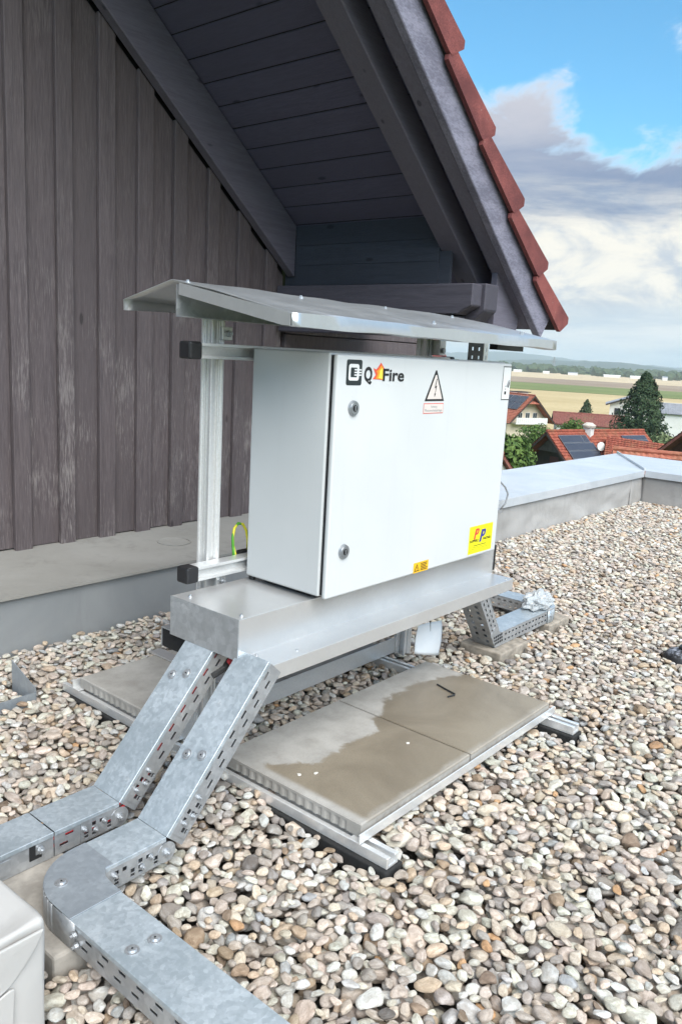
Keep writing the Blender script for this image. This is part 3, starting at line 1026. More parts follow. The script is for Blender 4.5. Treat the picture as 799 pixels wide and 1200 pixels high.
# ------------------------------------------------------------------ cabinet
X0, X1, YF, YB, Z0, Z1 = .161, 1.056, .288, .591, .557, 1.197
cb = thing('electrical_cabinet', 'light grey electrical cabinet with warning stickers under a metal canopy', 'cabinet', ((X0 + X1) / 2, .44, Z0))
MB().box(X0, X1, YF + .026, YB, Z0, Z1).build('body', CABM, cb, bevel=.005, segs=3)
MB().box(X0 + .006, X1 - .006, YF + .0165, YF + .0255, Z0 + .006, Z1 - .006).build('gasket', GASK, cb)
MB().box(X0 + .001, X1 - .001, YF, YF + .016, Z0 - .003, Z1 - .004).build('door', CABM, cb, bevel=.006, segs=4)
for x in (X0 + .05, X1 - .05):
    for z in (Z0 + .015, Z1 - .02):
        MB().cyl((x, YB, z), (x, YB + .009, z), .012).build('wall_spacer', STEEL, cb)
    MB().box(x - .02, x + .02, .35, .55, .5445, .5565).build('foot_strip', BLACKP, cb)
MB().cyl((X0 + .02, .585, .555), (X0 + .02, .585, .5435), .010).build('cable_gland', BLACKP, cb)
LOCKM = plain('lock_zinc', (.36, .38, .40), .38, .7, .1, 90)
for z in (1.0586, .6775):
    x = .2318 if z > 1 else .2255
    lk = MB().cyl((x, YF, z), (x, YF - .006, z), .0205, .0185, 28).cyl((x, YF - .006, z), (x, YF - .0075, z), .0165, .0155, 28).build('lock', LOCKM, cb)
    MB().cyl((x, YF - .0076, z), (x, YF - .0086, z), .0085, .0085, 20).build('lock_recess', DARKIN, lk)
    MB().box(x - .0022, x + .0022, YF - .0098, YF - .0087, z - .0065, z + .0065).build('key_bit', LOCKM, lk)

# stickers: flat print on the door
def flat(name, base, rough=.45):
    return plain(name, base, rough, 0, .02, 30)
F_DK, F_WH, F_YL = flat('print_anthracite', (.022, .03, .032)), flat('print_white', (.78, .78, .77)), flat('sticker_yellow', (.90, .84, .015))
F_OR, F_RD, F_BK = flat('sticker_orange', (.92, .52, .015)), flat('print_red', (.72, .07, .05)), flat('print_black', (.012, .012, .014))
F_BL, F_PK, F_FR, F_FO, F_FY = flat('print_blue', (.045, .05, .30)), flat('sticker_pale', (.74, .66, .61)), flat('flame_red', (.78, .10, .05)), flat('flame_orange', (.90, .34, .03)), flat('flame_yellow', (.93, .72, .08))
F_OL = flat('print_olive', (.40, .36, .02))
F_GY = flat('print_grey', (.30, .31, .32))
def text_mb(q, s_, x, z, h, y, mi, wide=1., bold=0., shear=0., width=None):
    cu_ = bpy.data.curves.new('txt', 'FONT')
    cu_.body = s_
    cu_.size = 1
    cu_.offset = bold
    cu_.shear = shear
    cu_.resolution_u = 4
    ob = bpy.data.objects.new('txt', cu_)
    COL.objects.link(ob)
    dg = bpy.context.evaluated_depsgraph_get()
    ev = ob.evaluated_get(dg)
    me_ = ev.to_mesh()
    V_ = np.array([v_.co for v_ in me_.vertices])
    F_ = [tuple(p_.vertices) for p_ in me_.polygons]
    ev.to_mesh_clear()
    bpy.data.objects.remove(ob)
    bpy.data.curves.remove(cu_)
    sx = wide * h / .72
    if width:
        sx = width / (V_[:, 0].max() - V_[:, 0].min())
    q.add([(x + (a - V_[:, 0].min()) * sx, y, z + b * h / .72) for a, b, _ in V_], F_, mi)
def quad(q, x0, x1, z0, z1, y, mi):
    q.add([(x0, y, z0), (x1, y, z0), (x1, y, z1), (x0, y, z1)], [(0, 1, 2, 3)], mi)
def poly(q, pts_, y, mi):
    q.add([(a, y, b) for a, b in pts_], [tuple(range(len(pts_)))], mi)
def rrect(x0, x1, z0, z1, r_, n=4):
    out = []
    for cx, cz, a0 in ((x1 - r_, z1 - r_, 0), (x0 + r_, z1 - r_, 90), (x0 + r_, z0 + r_, 180), (x1 - r_, z0 + r_, 270)):
        out += [(cx + r_ * math.cos(R(a0 + 90 * k / n)), cz + r_ * math.sin(R(a0 + 90 * k / n))) for k in range(n + 1)]
    return out
ys = YF - .0006
def lay(k):
    return ys - .0004 * k
def sticker(q, name, mats, parent=cb):
    return q.build(name, mats, parent, recalc=False)
# logo
q = MB()
poly(q, rrect(.197, .2595, 1.117, 1.182, .006), lay(0), 0)
poly(q, rrect(.2055, .2475, 1.129, 1.171, .007), lay(1), 1)
poly(q, rrect(.2135, .2385, 1.1375, 1.1620, .002), lay(2), 0)
for zz in (1.1415, 1.1482, 1.1549):
    quad(q, .2275, .2565, zz, zz + .0034, lay(3), 1)
sticker(q, 'logo_emblem', [F_DK, F_WH])
q = MB()
text_mb(q, 'Q', .2695, 1.1285, .0365, lay(0), 0, bold=.040, width=.034)
text_mb(q, 'Fire', .3490, 1.1302, .0325, lay(2), 0, bold=.022, width=.0965)
lg = sticker(q, 'logo_lettering', [F_BK])
q = MB()
poly(q, [(.3055, 1.1335), (.3180, 1.1445), (.3065, 1.1625), (.3190, 1.1590), (.3255, 1.1640), (.3385, 1.1775), (.3505, 1.1660), (.3545, 1.1630), (.3495, 1.1315), (.3300, 1.1330)], lay(0), 0)
poly(q, [(.3190, 1.1350), (.3260, 1.1480), (.3200, 1.1545), (.3300, 1.1590), (.3400, 1.1710), (.3480, 1.1640), (.3490, 1.1330)], lay(1), 1)
poly(q, [(.3290, 1.1370), (.3340, 1.1500), (.3330, 1.1560), (.3440, 1.1640), (.3470, 1.1600), (.3485, 1.1345)], lay(2), 2)
sticker(q, 'logo_flame', [F_FR, F_FO, F_FY])
# high-voltage triangle and plate
q = MB()
def tri(q, cx, zb, zt, hw, y, mi):
    poly(q, [(cx - hw, zb), (cx + hw, zb), (cx + .003, zt), (cx - .003, zt)], y, mi)
tri(q, .6055, 1.0735, 1.1625, .0508, lay(0), 1)
tri(q, .6055, 1.0795, 1.1490, .0392, lay(1), 0)
poly(q, [(.6085, 1.1380), (.6010, 1.1100), (.6075, 1.1130), (.6045, 1.0950), (.6010, 1.0965), (.6035, 1.0850), (.6095, 1.0960), (.6062, 1.0955), (.6125, 1.1190), (.6060, 1.1160), (.6120, 1.1380)], lay(2), 1)
sticker(q, 'warning_triangle', [F_PK, F_BK])
q = MB()
quad(q, .5520, .6555, 1.0375, 1.0672, lay(0), 1)
quad(q, .5535, .6540, 1.0395, 1.0652, lay(1), 0)
pl_ = sticker(q, 'warning_plate', [F_PK, F_RD])
q = MB()
text_mb(q, 'Achtung', .588, 1.0545, .0068, lay(2), 0, width=.033)
text_mb(q, 'Photovoltaikanlage', .5585, 1.0435, .0075, lay(2), 0, width=.090)
sticker(q, 'plate_lettering', [F_GY], pl_)
# narrow label at the upper right
q = MB()
quad(q, .9985, 1.0520, 1.0735, 1.1835, lay(0), 1)
quad(q, 1.0005, 1.0500, 1.0765, 1.1805, lay(1), 0)
lb = sticker(q, 'narrow_label', [F_WH, F_DK])
q = MB()
poly(q, [(1.026, 1.1180), (1.036, 1.1150), (1.044, 1.1270), (1.045, 1.1400), (1.036, 1.1370), (1.031, 1.1290)], lay(2), 0)
poly(q, [(1.034, 1.1120), (1.041, 1.1160), (1.047, 1.1330), (1.043, 1.1310)], lay(3), 1)
quad(q, 1.018, 1.024, 1.1160, 1.1210, lay(2), 0)
quad(q, 1.018, 1.022, 1.1060, 1.1120, lay(2), 0)
quad(q, 1.015, 1.027, 1.0920, 1.1020, lay(2), 1)
sticker(q, 'label_print', [F_GY, F_BK], lb)
# yellow company sticker
q = MB()
quad(q, .8725, 1.0235, .5650, .6590, lay(0), 0)
ys_ = sticker(q, 'yellow_sticker', [F_YL])
q = MB()
def P_letter(q, x, z, sc_, mi, y, sh=.32):
    o_ = [(0, 0), (.34, 0), (.34, .40), (.62, .40), (.80, .55), (.80, .86), (.64, 1), (0, 1)]
    i_ = [(.34, .60), (.46, .60), (.49, .64), (.49, .77), (.46, .80), (.34, .80)]
    T = lambda l_: [(x + (a + b * sh) * sc_ * .9, z + b * sc_) for a, b in l_]
    poly(q, T(o_), y, mi)
    poly(q, T(i_), y - .0004, mi + 1)
P_letter(q, .9010, .6135, .036, 0, lay(1))
P_letter(q, .9380, .6010, .042, 2, lay(2))
text_mb(q, 'SUPPERZ', .8790, .6040, .0085, lay(1), 4, bold=.03, width=.056)
text_mb(q, 'PARTNER', .9640, .6050, .0085, lay(1), 4, bold=.03, width=.050)
quad(q, .905, .985, .5905, .5925, lay(1), 4)
for a, b, z in ((.895, .995, .5845), (.885, 1.005, .5790), (.878, 1.015, .5720)):
    for k in range(14):
        xx = a + (b - a) * k / 14
        quad(q, xx, xx + (b - a) / 14 * random.uniform(.45, .85), z, z + .0022, lay(1), 5)
sticker(q, 'sticker_print', [F_RD, F_YL, F_BL, F_YL, F_BK, F_OL], ys_)
# small orange caution sticker
q = MB()
quad(q, .5615, .6410, .5565, .5885, lay(0), 0)
os_ = sticker(q, 'orange_sticker', [F_OR])
q = MB()
poly(q, [(.5660, .5610), (.5930, .5610), (.5800, .5835), (.5790, .5835)], lay(1), 0)
poly(q, [(.5705, .5635), (.5885, .5635), (.5796, .5790)], lay(2), 1)
quad(q, .5785, .5805, .5675, .5745, lay(3), 0)
quad(q, .5785, .5805, .5645, .5662, lay(3), 0)
for z in (.5810, .5760, .5710, .5660, .5612):
    quad(q, .5990, .5990 + random.uniform(.028, .037), z, z + .0024, lay(1), 0)
sticker(q, 'sticker_print', [F_GY if False else F_BK, F_OR], os_)

# ------------------------------------------------------------------ canopy
CX0, CX1 = -.067, 1.25
cn = thing('rain_canopy', 'bent galvanised sheet canopy above the grey cabinet', 'canopy', (.59, .55, 1.24))
def wav(x, k):       # slight handling waves of thin sheet
    return .0016 * math.sin(x * 9 + k * 2.1) + .001 * math.sin(x * 23 + k)
sec = [(.858, 1.280), (.860, 1.305), (.660, 1.354), (.655, 1.3545), (.50, 1.3275), (.36, 1.302), (.235, 1.2790), (.2325, 1.2770), (.2320, 1.2500), (.2390, 1.2485)]
nx = 40
vs_, fs = [], []
for i in range(nx + 1):
    x = CX0 + (CX1 - CX0) * i / nx
    for k, (a, b) in enumerate(sec):
        vs_.append((x, a, b + wav(x, k)))
n = len(sec)
for i in range(nx):
    for k in range(n - 1):
        fs.append((i * n + k, i * n + k + 1, (i + 1) * n + k + 1, (i + 1) * n + k))
MB().add(vs_, fs).build('roof_sheet', CANM, cn, solid=.002, auto=True)
MB().prism([(CX0 - .0015, .625, 1.318), (CX0 - .0015, .625, 1.347), (CX0 - .0015, .236, 1.277), (CX0 - .0015, .236, 1.2495), (CX0 - .0015, .262, 1.2510)], (.002, 0, 0)).build('side_flange', TRAYM, cn)
MB().box(CX0 + .001, CX1 - .004, .636, .6385, 1.264, 1.344).box(CX0 + .001, CX1 - .004, .612, .6355, 1.264, 1.2665).build('ridge_strip', GALV2, cn)
MB().box(.012, .056, .640, .655, 1.268, 1.320).build('post_bracket', ALU, cn, bevel=.002)
MB().box(1.02, 1.20, .33, .36, 1.236, 1.2575).build('under_bar', BLACKP, cn)
for x, y in ((-.045, .62), (.35, .60), (.75, .60), (1.15, .60), (.62, .32), (1.12, .30)):
    z = 1.354 - (.660 - y) * (.075 / .425)
    MB().cyl((x, y, z - .001), (x, y, z + .004), .008, .0075, 10).cyl((x, y, z + .004), (x, y, z + .009), .0045, .004, 6).build('screw', STEEL, cn)

# ------------------------------------------------------------------ cable channels
def bolt(q, p_, n_, r_=.0075):
    p_, n_ = Vector(p_), Vector(n_).normalized()
    q.cyl(p_, p_ + n_ * .0018, r_ * 1.25, n=12)
    q.cyl(p_ + n_ * .0018, p_ + n_ * .007, r_, n=6)
    q.cyl(p_ + n_ * .007, p_ + n_ * .012, r_ * .5, n=8)
def cover_screw(par_, p_, n_):
    p_, n_ = Vector(p_), Vector(n_).normalized()
    s_ = MB().cyl(p_, p_ + n_ * .0014, .0135, .0130, 18).cyl(p_ + n_ * .0014, p_ + n_ * .0046, .0092, .0072, 18).build('cover_screw', STEEL, par_)
    MB().cyl(p_ + n_ * .0043, p_ + n_ * .0048, .0022, n=8).build('screw_recess', DARKIN, s_)
def slots_rows(L, H, pitch=.052, start=.03, rows=((.0150, .0215), (.0350, .0415)), ln=.021, off=.014):
    out = []
    s_ = start
    while s_ + ln + off < L:
        out.append((s_ + off, s_ + off + ln, *rows[0]))
        out.append((s_, s_ + ln, *rows[1]))
        s_ += pitch
    return out
def run(par_, p0, p1, across, wdt, dn, H, slot=True, start=.03, win=()):
    """a lidded channel from p0 to p1 (lid's near edge), lid spreading along +across"""
    p0, p1, ac, dn = Vector(p0), Vector(p1), Vector(across).normalized(), Vector(dn).normalized()
    u = (p1 - p0)
    L = u.length
    u = u.normalized()
    up_ = -dn
    lid = MB()
    lid.obox(p0 - ac * .0025, u * L, ac * (wdt + .005), dn * .0016)
    lid.obox(p0 - ac * .0026, u * L, ac * .0016, dn * .011)
    lid.obox(p0 + ac * (wdt + .0010), u * L, ac * .0016, dn * .011)
    lid.build('cover', GALV, par_, bevel=.0008, segs=1)
    for s_ in (0, 1):
        q = MB().slotted(p0 + ac * (wdt * s_) + dn * .0018, u, dn, L, H - .002, ([*slots_rows(L, H, start=start)] if slot else []) + ([(a_, b_, .014, .050) for a_, b_ in win] if s_ == 0 else []))
        q.build('side_wall', GALV2, par_, solid=.0014)
    MB().obox(p0 + dn * H, u * L, ac * wdt, dn * .0012).build('base', GALV2, par_)
def joint(par_, c, u1, u2, ac_n, dn1, dn2, H, L1=.09, L2=.09):
    """connector plates either side of a bend on the face with outward normal ac_n"""
    c, ac_n = Vector(c) + Vector(ac_n) * .0022, Vector(ac_n)
    for u_, d_, L_ in ((Vector(u1).normalized(), Vector(dn1).normalized(), L1), (Vector(u2).normalized(), Vector(dn2).normalized(), L2)):
        holes = []
        for a in range(int(L_ / .020)):
            for b in (.010, .024, .036):
                if (a + int(b * 1000)) % 3 != 1:
                    holes.append((.011 + a * .020, .0215 + a * .020, b, b + .0098))
        pl2 = MB().slotted(c + u_ * .012 + d_ * .008, u_, d_, L_, H - .012, [h for h in holes if h[1] < L_]).build('joint_plate', GALV2, par_, solid=.0016)
        for a, b in ((.030, .022), (.052, .036), (L_ - .008, .022)):
            qb = MB()
            bolt(qb, c + u_ * (a + .012) + d_ * (b + .004), ac_n, .0055)
            qb.build('bolt', STEEL, pl2)
    kn = MB().cyl(c + Vector((0, 0, -.036)) + ac_n * .0005, c + Vector((0, 0, -.036)) + ac_n * .0022, .024, n=24)
    kn = kn.build('joint_knuckle', GALV2, par_)
    qb = MB()
    bolt(qb, c + Vector((0, 0, -.036)) + ac_n * .0022, ac_n, .008)
    qb.build('bolt', STEEL, kn)

Sup = Vector((.279, 0, .307)).normalized()
Sdn = Vector((Sup.z, 0, -Sup.x))
ZT = .131
# left channel
cl = thing('cable_channel', 'left galvanised cable channel running off the left edge of the picture', 'cable channel', (-.4, .49, 0), 'lidded channels climbing to the tray')
run(cl, (-.372, .437, ZT), Vector((-.372, .437, ZT)) + Sup * .46, (0, 1, 0), .103, Sdn, .06, start=.128, win=[(.018, .10)])
run(cl, (-.538, .437, ZT), (-.372, .437, ZT), (0, 1, 0), .103, (0, 0, -1), .06, start=.012, win=[(.066, .148)])
run(cl, (-1.40, .437, ZT - .0005), (-.5405, .437, ZT - .0005), (0, 1, 0), .103, (0, 0, -1), .06, slot=False)
joint(cl, (-.372, .437, ZT), (-1, 0, 0), Sup, (0, -1, 0), (0, 0, -1), Sdn, .06)
q = MB()
bolt(q, (-.572, .4345, ZT - .028), (0, -1, 0), .0075)
q.build('lid_clamp', STEEL, cl)
MB().box(-.598, -.584, .4338, .4352, ZT - .045, ZT - .012).box(-.584, -.570, .4338, .4352, ZT - .045, ZT - .037).build('clamp_slot', DARKIN, cl)
MB().box(-.73, -.64, .4332, .4356, ZT - .052, ZT - .016).build('seam_plate', GALV2, cl, bevel=.001)
for s_, a in ((.335, .035), (.318, .078)):
    cover_screw(cl, Vector((-.372, .437 + a, ZT)) + Sup * s_ - Sdn * .0002, -Sdn)
# right channel with flat corner
c2 = thing('cable_channel', 'right galvanised cable channel turning a rounded corner toward the camera', 'cable channel', (-.5, .25, 0), 'lidded channels climbing to the tray')
run(c2, (-.380, .250, ZT), Vector((-.380, .250, ZT)) + Sup * .445, (0, 1, 0), .100, Sdn, .06, start=.13, win=[(.018, .11)])
run(c2, (-.545, .250, ZT), (-.380, .250, ZT), (0, 1, 0), .100, (0, 0, -1), .06, slot=False, win=[(.025, .148)])
joint(c2, (-.380, .250, ZT), (-1, 0, 0), Sup, (0, -1, 0), (0, 0, -1), Sdn, .06, .13, .10)
run(c2, (-.556, .192, ZT - .0004), (-.556, -1.10, ZT - .0004), (-1, 0, 0), .108, (0, 0, -1), .06, start=.06)
arc = [(-.540 + .1265 * math.cos(a), .2255 + .1265 * math.sin(a)) for a in np.linspace(math.pi / 2, math.pi, 14)]
outl = [(-.515, .352)] + arc + [(-.6665, .165), (-.5535, .165), (-.5535, .192), (-.549, .228), (-.535, .247), (-.515, .248)]
MB().prism([(a, b, ZT + .0004) for a, b in outl], (0, 0, .0018)).build('corner_cover', GALVC, c2, bevel=.0006, segs=1)
q = MB()
pth = [(-.515, .3515)] + arc + [(-.6665, .150)]
for (a, b), (c, d_) in zip(pth[:-1], pth[1:]):
    q.add([(a, b, ZT - .001), (c, d_, ZT - .001), (c, d_, ZT - .060), (a, b, ZT - .060)], [(0, 1, 2, 3)])
q.build('corner_wall', GALV2, c2, solid=.0016, smooth=True)
q = MB()
for (a, b), (c, d_) in zip([(-.5545, .185), (-.5475, .229), (-.533, .2488)], [(-.5475, .229), (-.533, .2488), (-.515, .2488)]):
    q.add([(a, b, ZT - .001), (c, d_, ZT - .001), (c, d_, ZT - .060), (a, b, ZT - .060)], [(0, 1, 2, 3)])
q.build('corner_wall', GALV2, c2, solid=.0016)
cover_screw(c2, (-.622, .268, ZT + .0022), (0, 0, 1))
for s_, a in ((.185, .030), (.172, .072)):
    cover_screw(c2, Vector((-.380, .250 + a, ZT)) + Sup * s_ - Sdn * .0002, -Sdn)
for x, y in ((-.588, .012), (-.633, .018)):
    cover_screw(c2, (x, y, ZT), (0, 0, 1))
for y, z in ((.148, ZT - .022), (.142, ZT - .042)):
    q = MB()
    bolt(q, (-.666, y, z), (-1, 0, 0), .006)
    q.build('bolt', STEEL, c2)
# cables showing through the slots
def cablepath(y, dn, x_end=-1.3):
    b = Vector((-.372, y, ZT))
    return [Vector((x_end, y, ZT - dn)), Vector((-.42, y, ZT - dn))] + [b + Vector((-.02, 0, -dn)) * 1.0] + [b + Sup * .03 + Sdn * dn, b + Sup * .2 + Sdn * dn, b + Sup * .47 + Sdn * dn]
tag(MB().tube(cablepath(.4425, .020), .0040, 8).build('red_cable', REDC), 'red cable glimpsed through upper slots of the left channel', 'cable')
tag(MB().tube(cablepath(.4440, .039), .0040, 8).build('red_cable', REDC), 'red cable glimpsed through lower slots of the left channel', 'cable')
tag(MB().tube([(-.075, .400, .405), (-.070, .395, .418), (-.06, .390, .43), (-.04, .39, .45)], .007, 10).build('red_connector', REDC), 'red plug tucked under the tray between the two channels', 'connector')
tag(MB().tube([(-.12, .405, .385), (-.09, .395, .40), (-.05, .41, .42), (0, .42, .45)], .008, 8).build('black_cable', BLKC), 'black cable under the tray beside the red plug', 'cable')

# concrete blocks under the channels
tag(MB().box(-.700, -.515, .165, .585, -.03, .068).build('concrete_block', CONC2, bevel=.006), 'concrete block under the corner of the right channel', 'concrete block', 'concrete support blocks')

# wrapped box
wb = thing('wrapped_box', 'white tarpaulin wrapped box at the lower left corner of the picture', 'box', (-1.05, .25, -.02))
bm = bmesh.new()
nb = 14
q = MB()
def wrap_pt(u, v, face):
    pass
# rounded, softly sagging body
bmesh.ops.create_cube(bm, size=1)
bmesh.ops.subdivide_edges(bm, edges=bm.edges, cuts=11, use_grid_fill=True)
for v_ in bm.verts:
    x, y, z = v_.co
    X = -1.058 + x * .574
    Y = .238 + y * .35
    Z = .118 + z * .27
    sag = .016 * math.sin(X * 11 + Y * 7) * math.cos(Y * 9 - Z * 13) + .004 * math.sin(X * 31 + Z * 27 + Y * 19)
    k = 1 - min(1, max(abs(x), abs(y)) * 2) ** 6
    if z > .49:
        Z -= .012 * k + sag * .6 * k
    elif abs(y) > .49:
        Y += sag * .7 * (1 - (abs(x) * 2) ** 8)
    elif abs(x) > .49:
        X += sag * .7 * (1 - (abs(y) * 2) ** 8)
    v_.co = (X, Y, Z)
me = bpy.data.meshes.new('tarpaulin')
bm.to_mesh(me)
bm.free()
me.materials.append(TARP)
me.polygons.foreach_set('use_smooth', [True] * len(me.polygons))
o = bpy.data.objects.new('tarpaulin', me)
COL.objects.link(o)
setpar(o, wb)
bv = o.modifiers.new('bevel', 'BEVEL'); bv.width = .012; bv.segments = 3; bv.limit_method = 'ANGLE'; bv.angle_limit = R(50)
# folded flap of the wrapping on the front face
q = MB()
fl = [(-.782, .241), (-.794, .217), (-.815, .190), (-.840, .166), (-.880, .148), (-.93, .136), (-1.0, .128), (-1.2, .124), (-1.2, .241)]
q.prism([(a, .0570 + .004 * math.sin(a * 20), b) for a, b in fl], (0, -.006, 0))
q.build('folded_flap', TARP, wb, bevel=.002)
MB().prism([(-.843, .052, .165), (-.836, .052, .163), (-.846, .054, -.02), (-.90, .054, -.02), (-.90, .052, .15)], (0, -.004, 0)).build('side_fold', TARP, wb, bevel=.0015)

# folded sheet left of the rear slab
fs_ = thing('sheet_offcut', 'folded galvanised sheet channel end lying on gravel at the left edge', 'metal sheet', (-.5, 1.3, -.01))
MB().box(-1.0, -.116, 1.268, 1.2705, -.03, .058).build('web', GALVC, fs_)
MB().prism([(-.1155, 1.268, -.03), (-.1155, 1.268, .070), (-.1155, 1.42, .125), (-.1155, 1.42, -.03)], (.0025, 0, 0)).build('web', GALVC, fs_)
MB().box(-1.0, -.118, 1.271, 1.42, -.005, -.003).build('floor_web', TRAYM, fs_)

# ------------------------------------------------------------------ right hand cable tray on blocks
rt = thing('perforated_cable_tray', 'short perforated cable tray coming down behind the tray and bending flat on bricks', 'cable tray', (1.7, .5, .06))
def holes(L, H, pitch=.030, rows=((.012, .020), (.036, .044)), ln=.014):
    out = []
    s_ = .012
    k = 0
    while s_ + ln < L:
        for r_ in rows:
            out.append((s_, s_ + ln, *r_))
        s_ += pitch
    return out
ya, yb_ = .435, .535
sl_ = Vector((-.235, 0, .34)).normalized()       # going up and back to the left
sln = Vector((-sl_.z, 0, sl_.x)) * -1            # lid side normal, up/right
bp = Vector((1.405, ya, .066))
# sloping part: base plate facing left, two sides
MB().slotted(bp, sl_, (0, 1, 0), .42, yb_ - ya, [(s_, s_ + .016, a, a + .014) for s_ in np.arange(.02, .40, .034) for a in (.022, .062)]).build('sloping_base', GALV2, rt, solid=.0014)
nrm_up = Vector((sl_.z, 0, -sl_.x)).normalized()
for y in (ya, yb_):
    MB().slotted(Vector((1.405, y, .066)), sl_, nrm_up, .42, .055, [(s_, s_ + .016, a, a + .007) for s_ in np.arange(.05, .40, .030) for a in (.012, .034)]).build('sloping_side', GALV2, rt, solid=.0014)
MB().obox(bp + nrm_up * .0565 + sl_ * .05, sl_ * .37, (0, yb_ - ya, 0), nrm_up * .0015).build('sloping_cover', GALV, rt)
# knee plate
q = MB().prism([(1.400, ya - .002, .066), (1.47, ya - .002, .066), (1.47, ya - .002, .120), (1.435, ya - .002, .123), (1.388, ya - .002, .160), (1.355, ya - .002, .128)], (0, .0016, 0))
kp = q.build('knee_plate', GALV2, rt)
q = MB()
for a in range(5):
    for b in range(3):
        q.box(1.392 + a * .014 - b * .004, 1.400 + a * .014 - b * .004, ya - .0032, ya - .0022, .078 + b * .014 + a * .001, .087 + b * .014 + a * .001)
q.build('knee_slots', DARKIN, kp)
# flat part
for y in (ya, yb_):
    MB().slotted((1.405, y, .066), (1, 0, 0), (0, 0, 1), .475, .054, holes(.475, .054)).build('flat_side', GALV2, rt, solid=.0014)
MB().box(1.405, 1.90, ya, yb_, .0645, .0658).build('flat_base', GALV2, rt)
MB().box(1.44, 1.89, ya - .002, yb_ + .002, .1215, .1230).build('flat_cover', GALV, rt)
arc2 = [(1.90 + .105 * math.cos(a), .535 + .105 * math.sin(a)) for a in np.linspace(-math.pi / 2, 0, 10)]
MB().prism([(a, b, .1236) for a, b in [(1.86, .430)] + arc2 + [(2.005, .58), (1.90, .58), (1.86, .54)]], (0, 0, .0015)).build('corner_cover', TRAYM, rt)
q = MB()
pth = [(1.86, .4305)] + arc2 + [(2.0045, .60)]
for (a, b), (c, d_) in zip(pth[:-1], pth[1:]):
    q.add([(a, b, .122), (c, d_, .122), (c, d_, .064), (a, b, .064)], [(0, 1, 2, 3)])
q.build('corner_wall', GALV, rt, solid=.0016, smooth=True)
for x in (1.90, 2.004):
    MB().slotted((x, .56, .066), (0, 1, 0), (0, 0, 1), .40, .054, holes(.40, .054)).build('tray_side', GALV2, rt, solid=.0014)
MB().box(1.899, 2.006, .582, .96, .1215, .1230).build('tray_cover', GALV, rt)
qb = MB()
bolt(qb, (1.885, ya - .0015, .095), (0, -1, 0), .006)
qb.build('bolt', STEEL, rt)
tag(MB().box(1.362, 1.592, .383, .575, -.03, .0625).build('brick', CONC, bevel=.006), 'concrete brick under the bend of the perforated cable tray', 'brick', 'bricks under the cable tray')
tag(MB().box(1.85, 2.05, .41, .60, -.03, .0625).build('brick', CONC, bevel=.006), 'concrete brick under the rounded far end of the perforated tray', 'brick', 'bricks under the cable tray')
# crumpled plastic bag
t = NT('thin_plastic')
v = t.co()
nz = t.noise(v, 40, 5, .6, .5)
PLAS = t.set(base=(.74, .78, .80), rough=.22, trans=.35, alpha=.86, normal=t.bump(nz, .5, .004))
bm = bmesh.new()
bmesh.ops.create_icosphere(bm, subdivisions=4, radius=1)
from mathutils import noise as mnoise
for v_ in bm.verts:
    c_ = v_.co.copy()
    d_ = 1 + .42 * mnoise.noise(c_ * 2.1) + .26 * abs(mnoise.noise(c_ * 4.7 + Vector((3, 1, 2)))) - .18 * abs(mnoise.noise(c_ * 8 + Vector((1, 5, 2))))
    v_.co = Vector((c_.x * .082 * d_, c_.y * .055 * d_, max(-.018, c_.z * .046 * d_)))
    v_.co += Vector((1.875, .495, .1475))
    v_.co.z = max(v_.co.z, .1262)
me = bpy.data.meshes.new('plastic_bag')
bm.to_mesh(me)
bm.free()
me.materials.append(PLAS)
o = bpy.data.objects.new('plastic_bag', me)
COL.objects.link(o)
tag(o, 'crumpled clear plastic bag lying on the perforated cable tray', 'plastic bag')

# paper tag hanging below the tray
t = NT('wet_paper')
v = t.co()
nz = t.noise(v, 9, 4)
PAP = t.set(base=t.mix(t.map(nz, .3, .7), (.62, .68, .74), (.74, .78, .82)), rough=.7)
vs_, fs = [], []
cor = [(.782, .310), (.920, .300), (.943, .160), (.786, .208)]
nn = 10
for i in range(nn + 1):
    for j in range(nn + 1):
        a, b = i / nn, j / nn
        x = (cor[0][0] * (1 - a) + cor[1][0] * a) * (1 - b) + (cor[3][0] * (1 - a) + cor[2][0] * a) * b
        z = (cor[0][1] * (1 - a) + cor[1][1] * a) * (1 - b) + (cor[3][1] * (1 - a) + cor[2][1] * a) * b
        vs_.append((x, .40 + .006 * math.sin(a * 4 + b * 3) + .008 * b * b, z))
for i in range(nn):
    for j in range(nn):
        fs.append((i * (nn + 1) + j, (i + 1) * (nn + 1) + j, (i + 1) * (nn + 1) + j + 1, i * (nn + 1) + j + 1))
pp = thing('paper_tag', 'pale blue paper tag hanging below the tray beside the post', 'paper tag', (.86, .40, .17))
MB().add(vs_, fs).build('sheet', PAP, pp, solid=.0008, smooth=True)
MB().tube([(.862, .402, .272), (.860, .405, .34), (.862, .40, .4395)], .0014, 6).build('string', BLKC, pp)

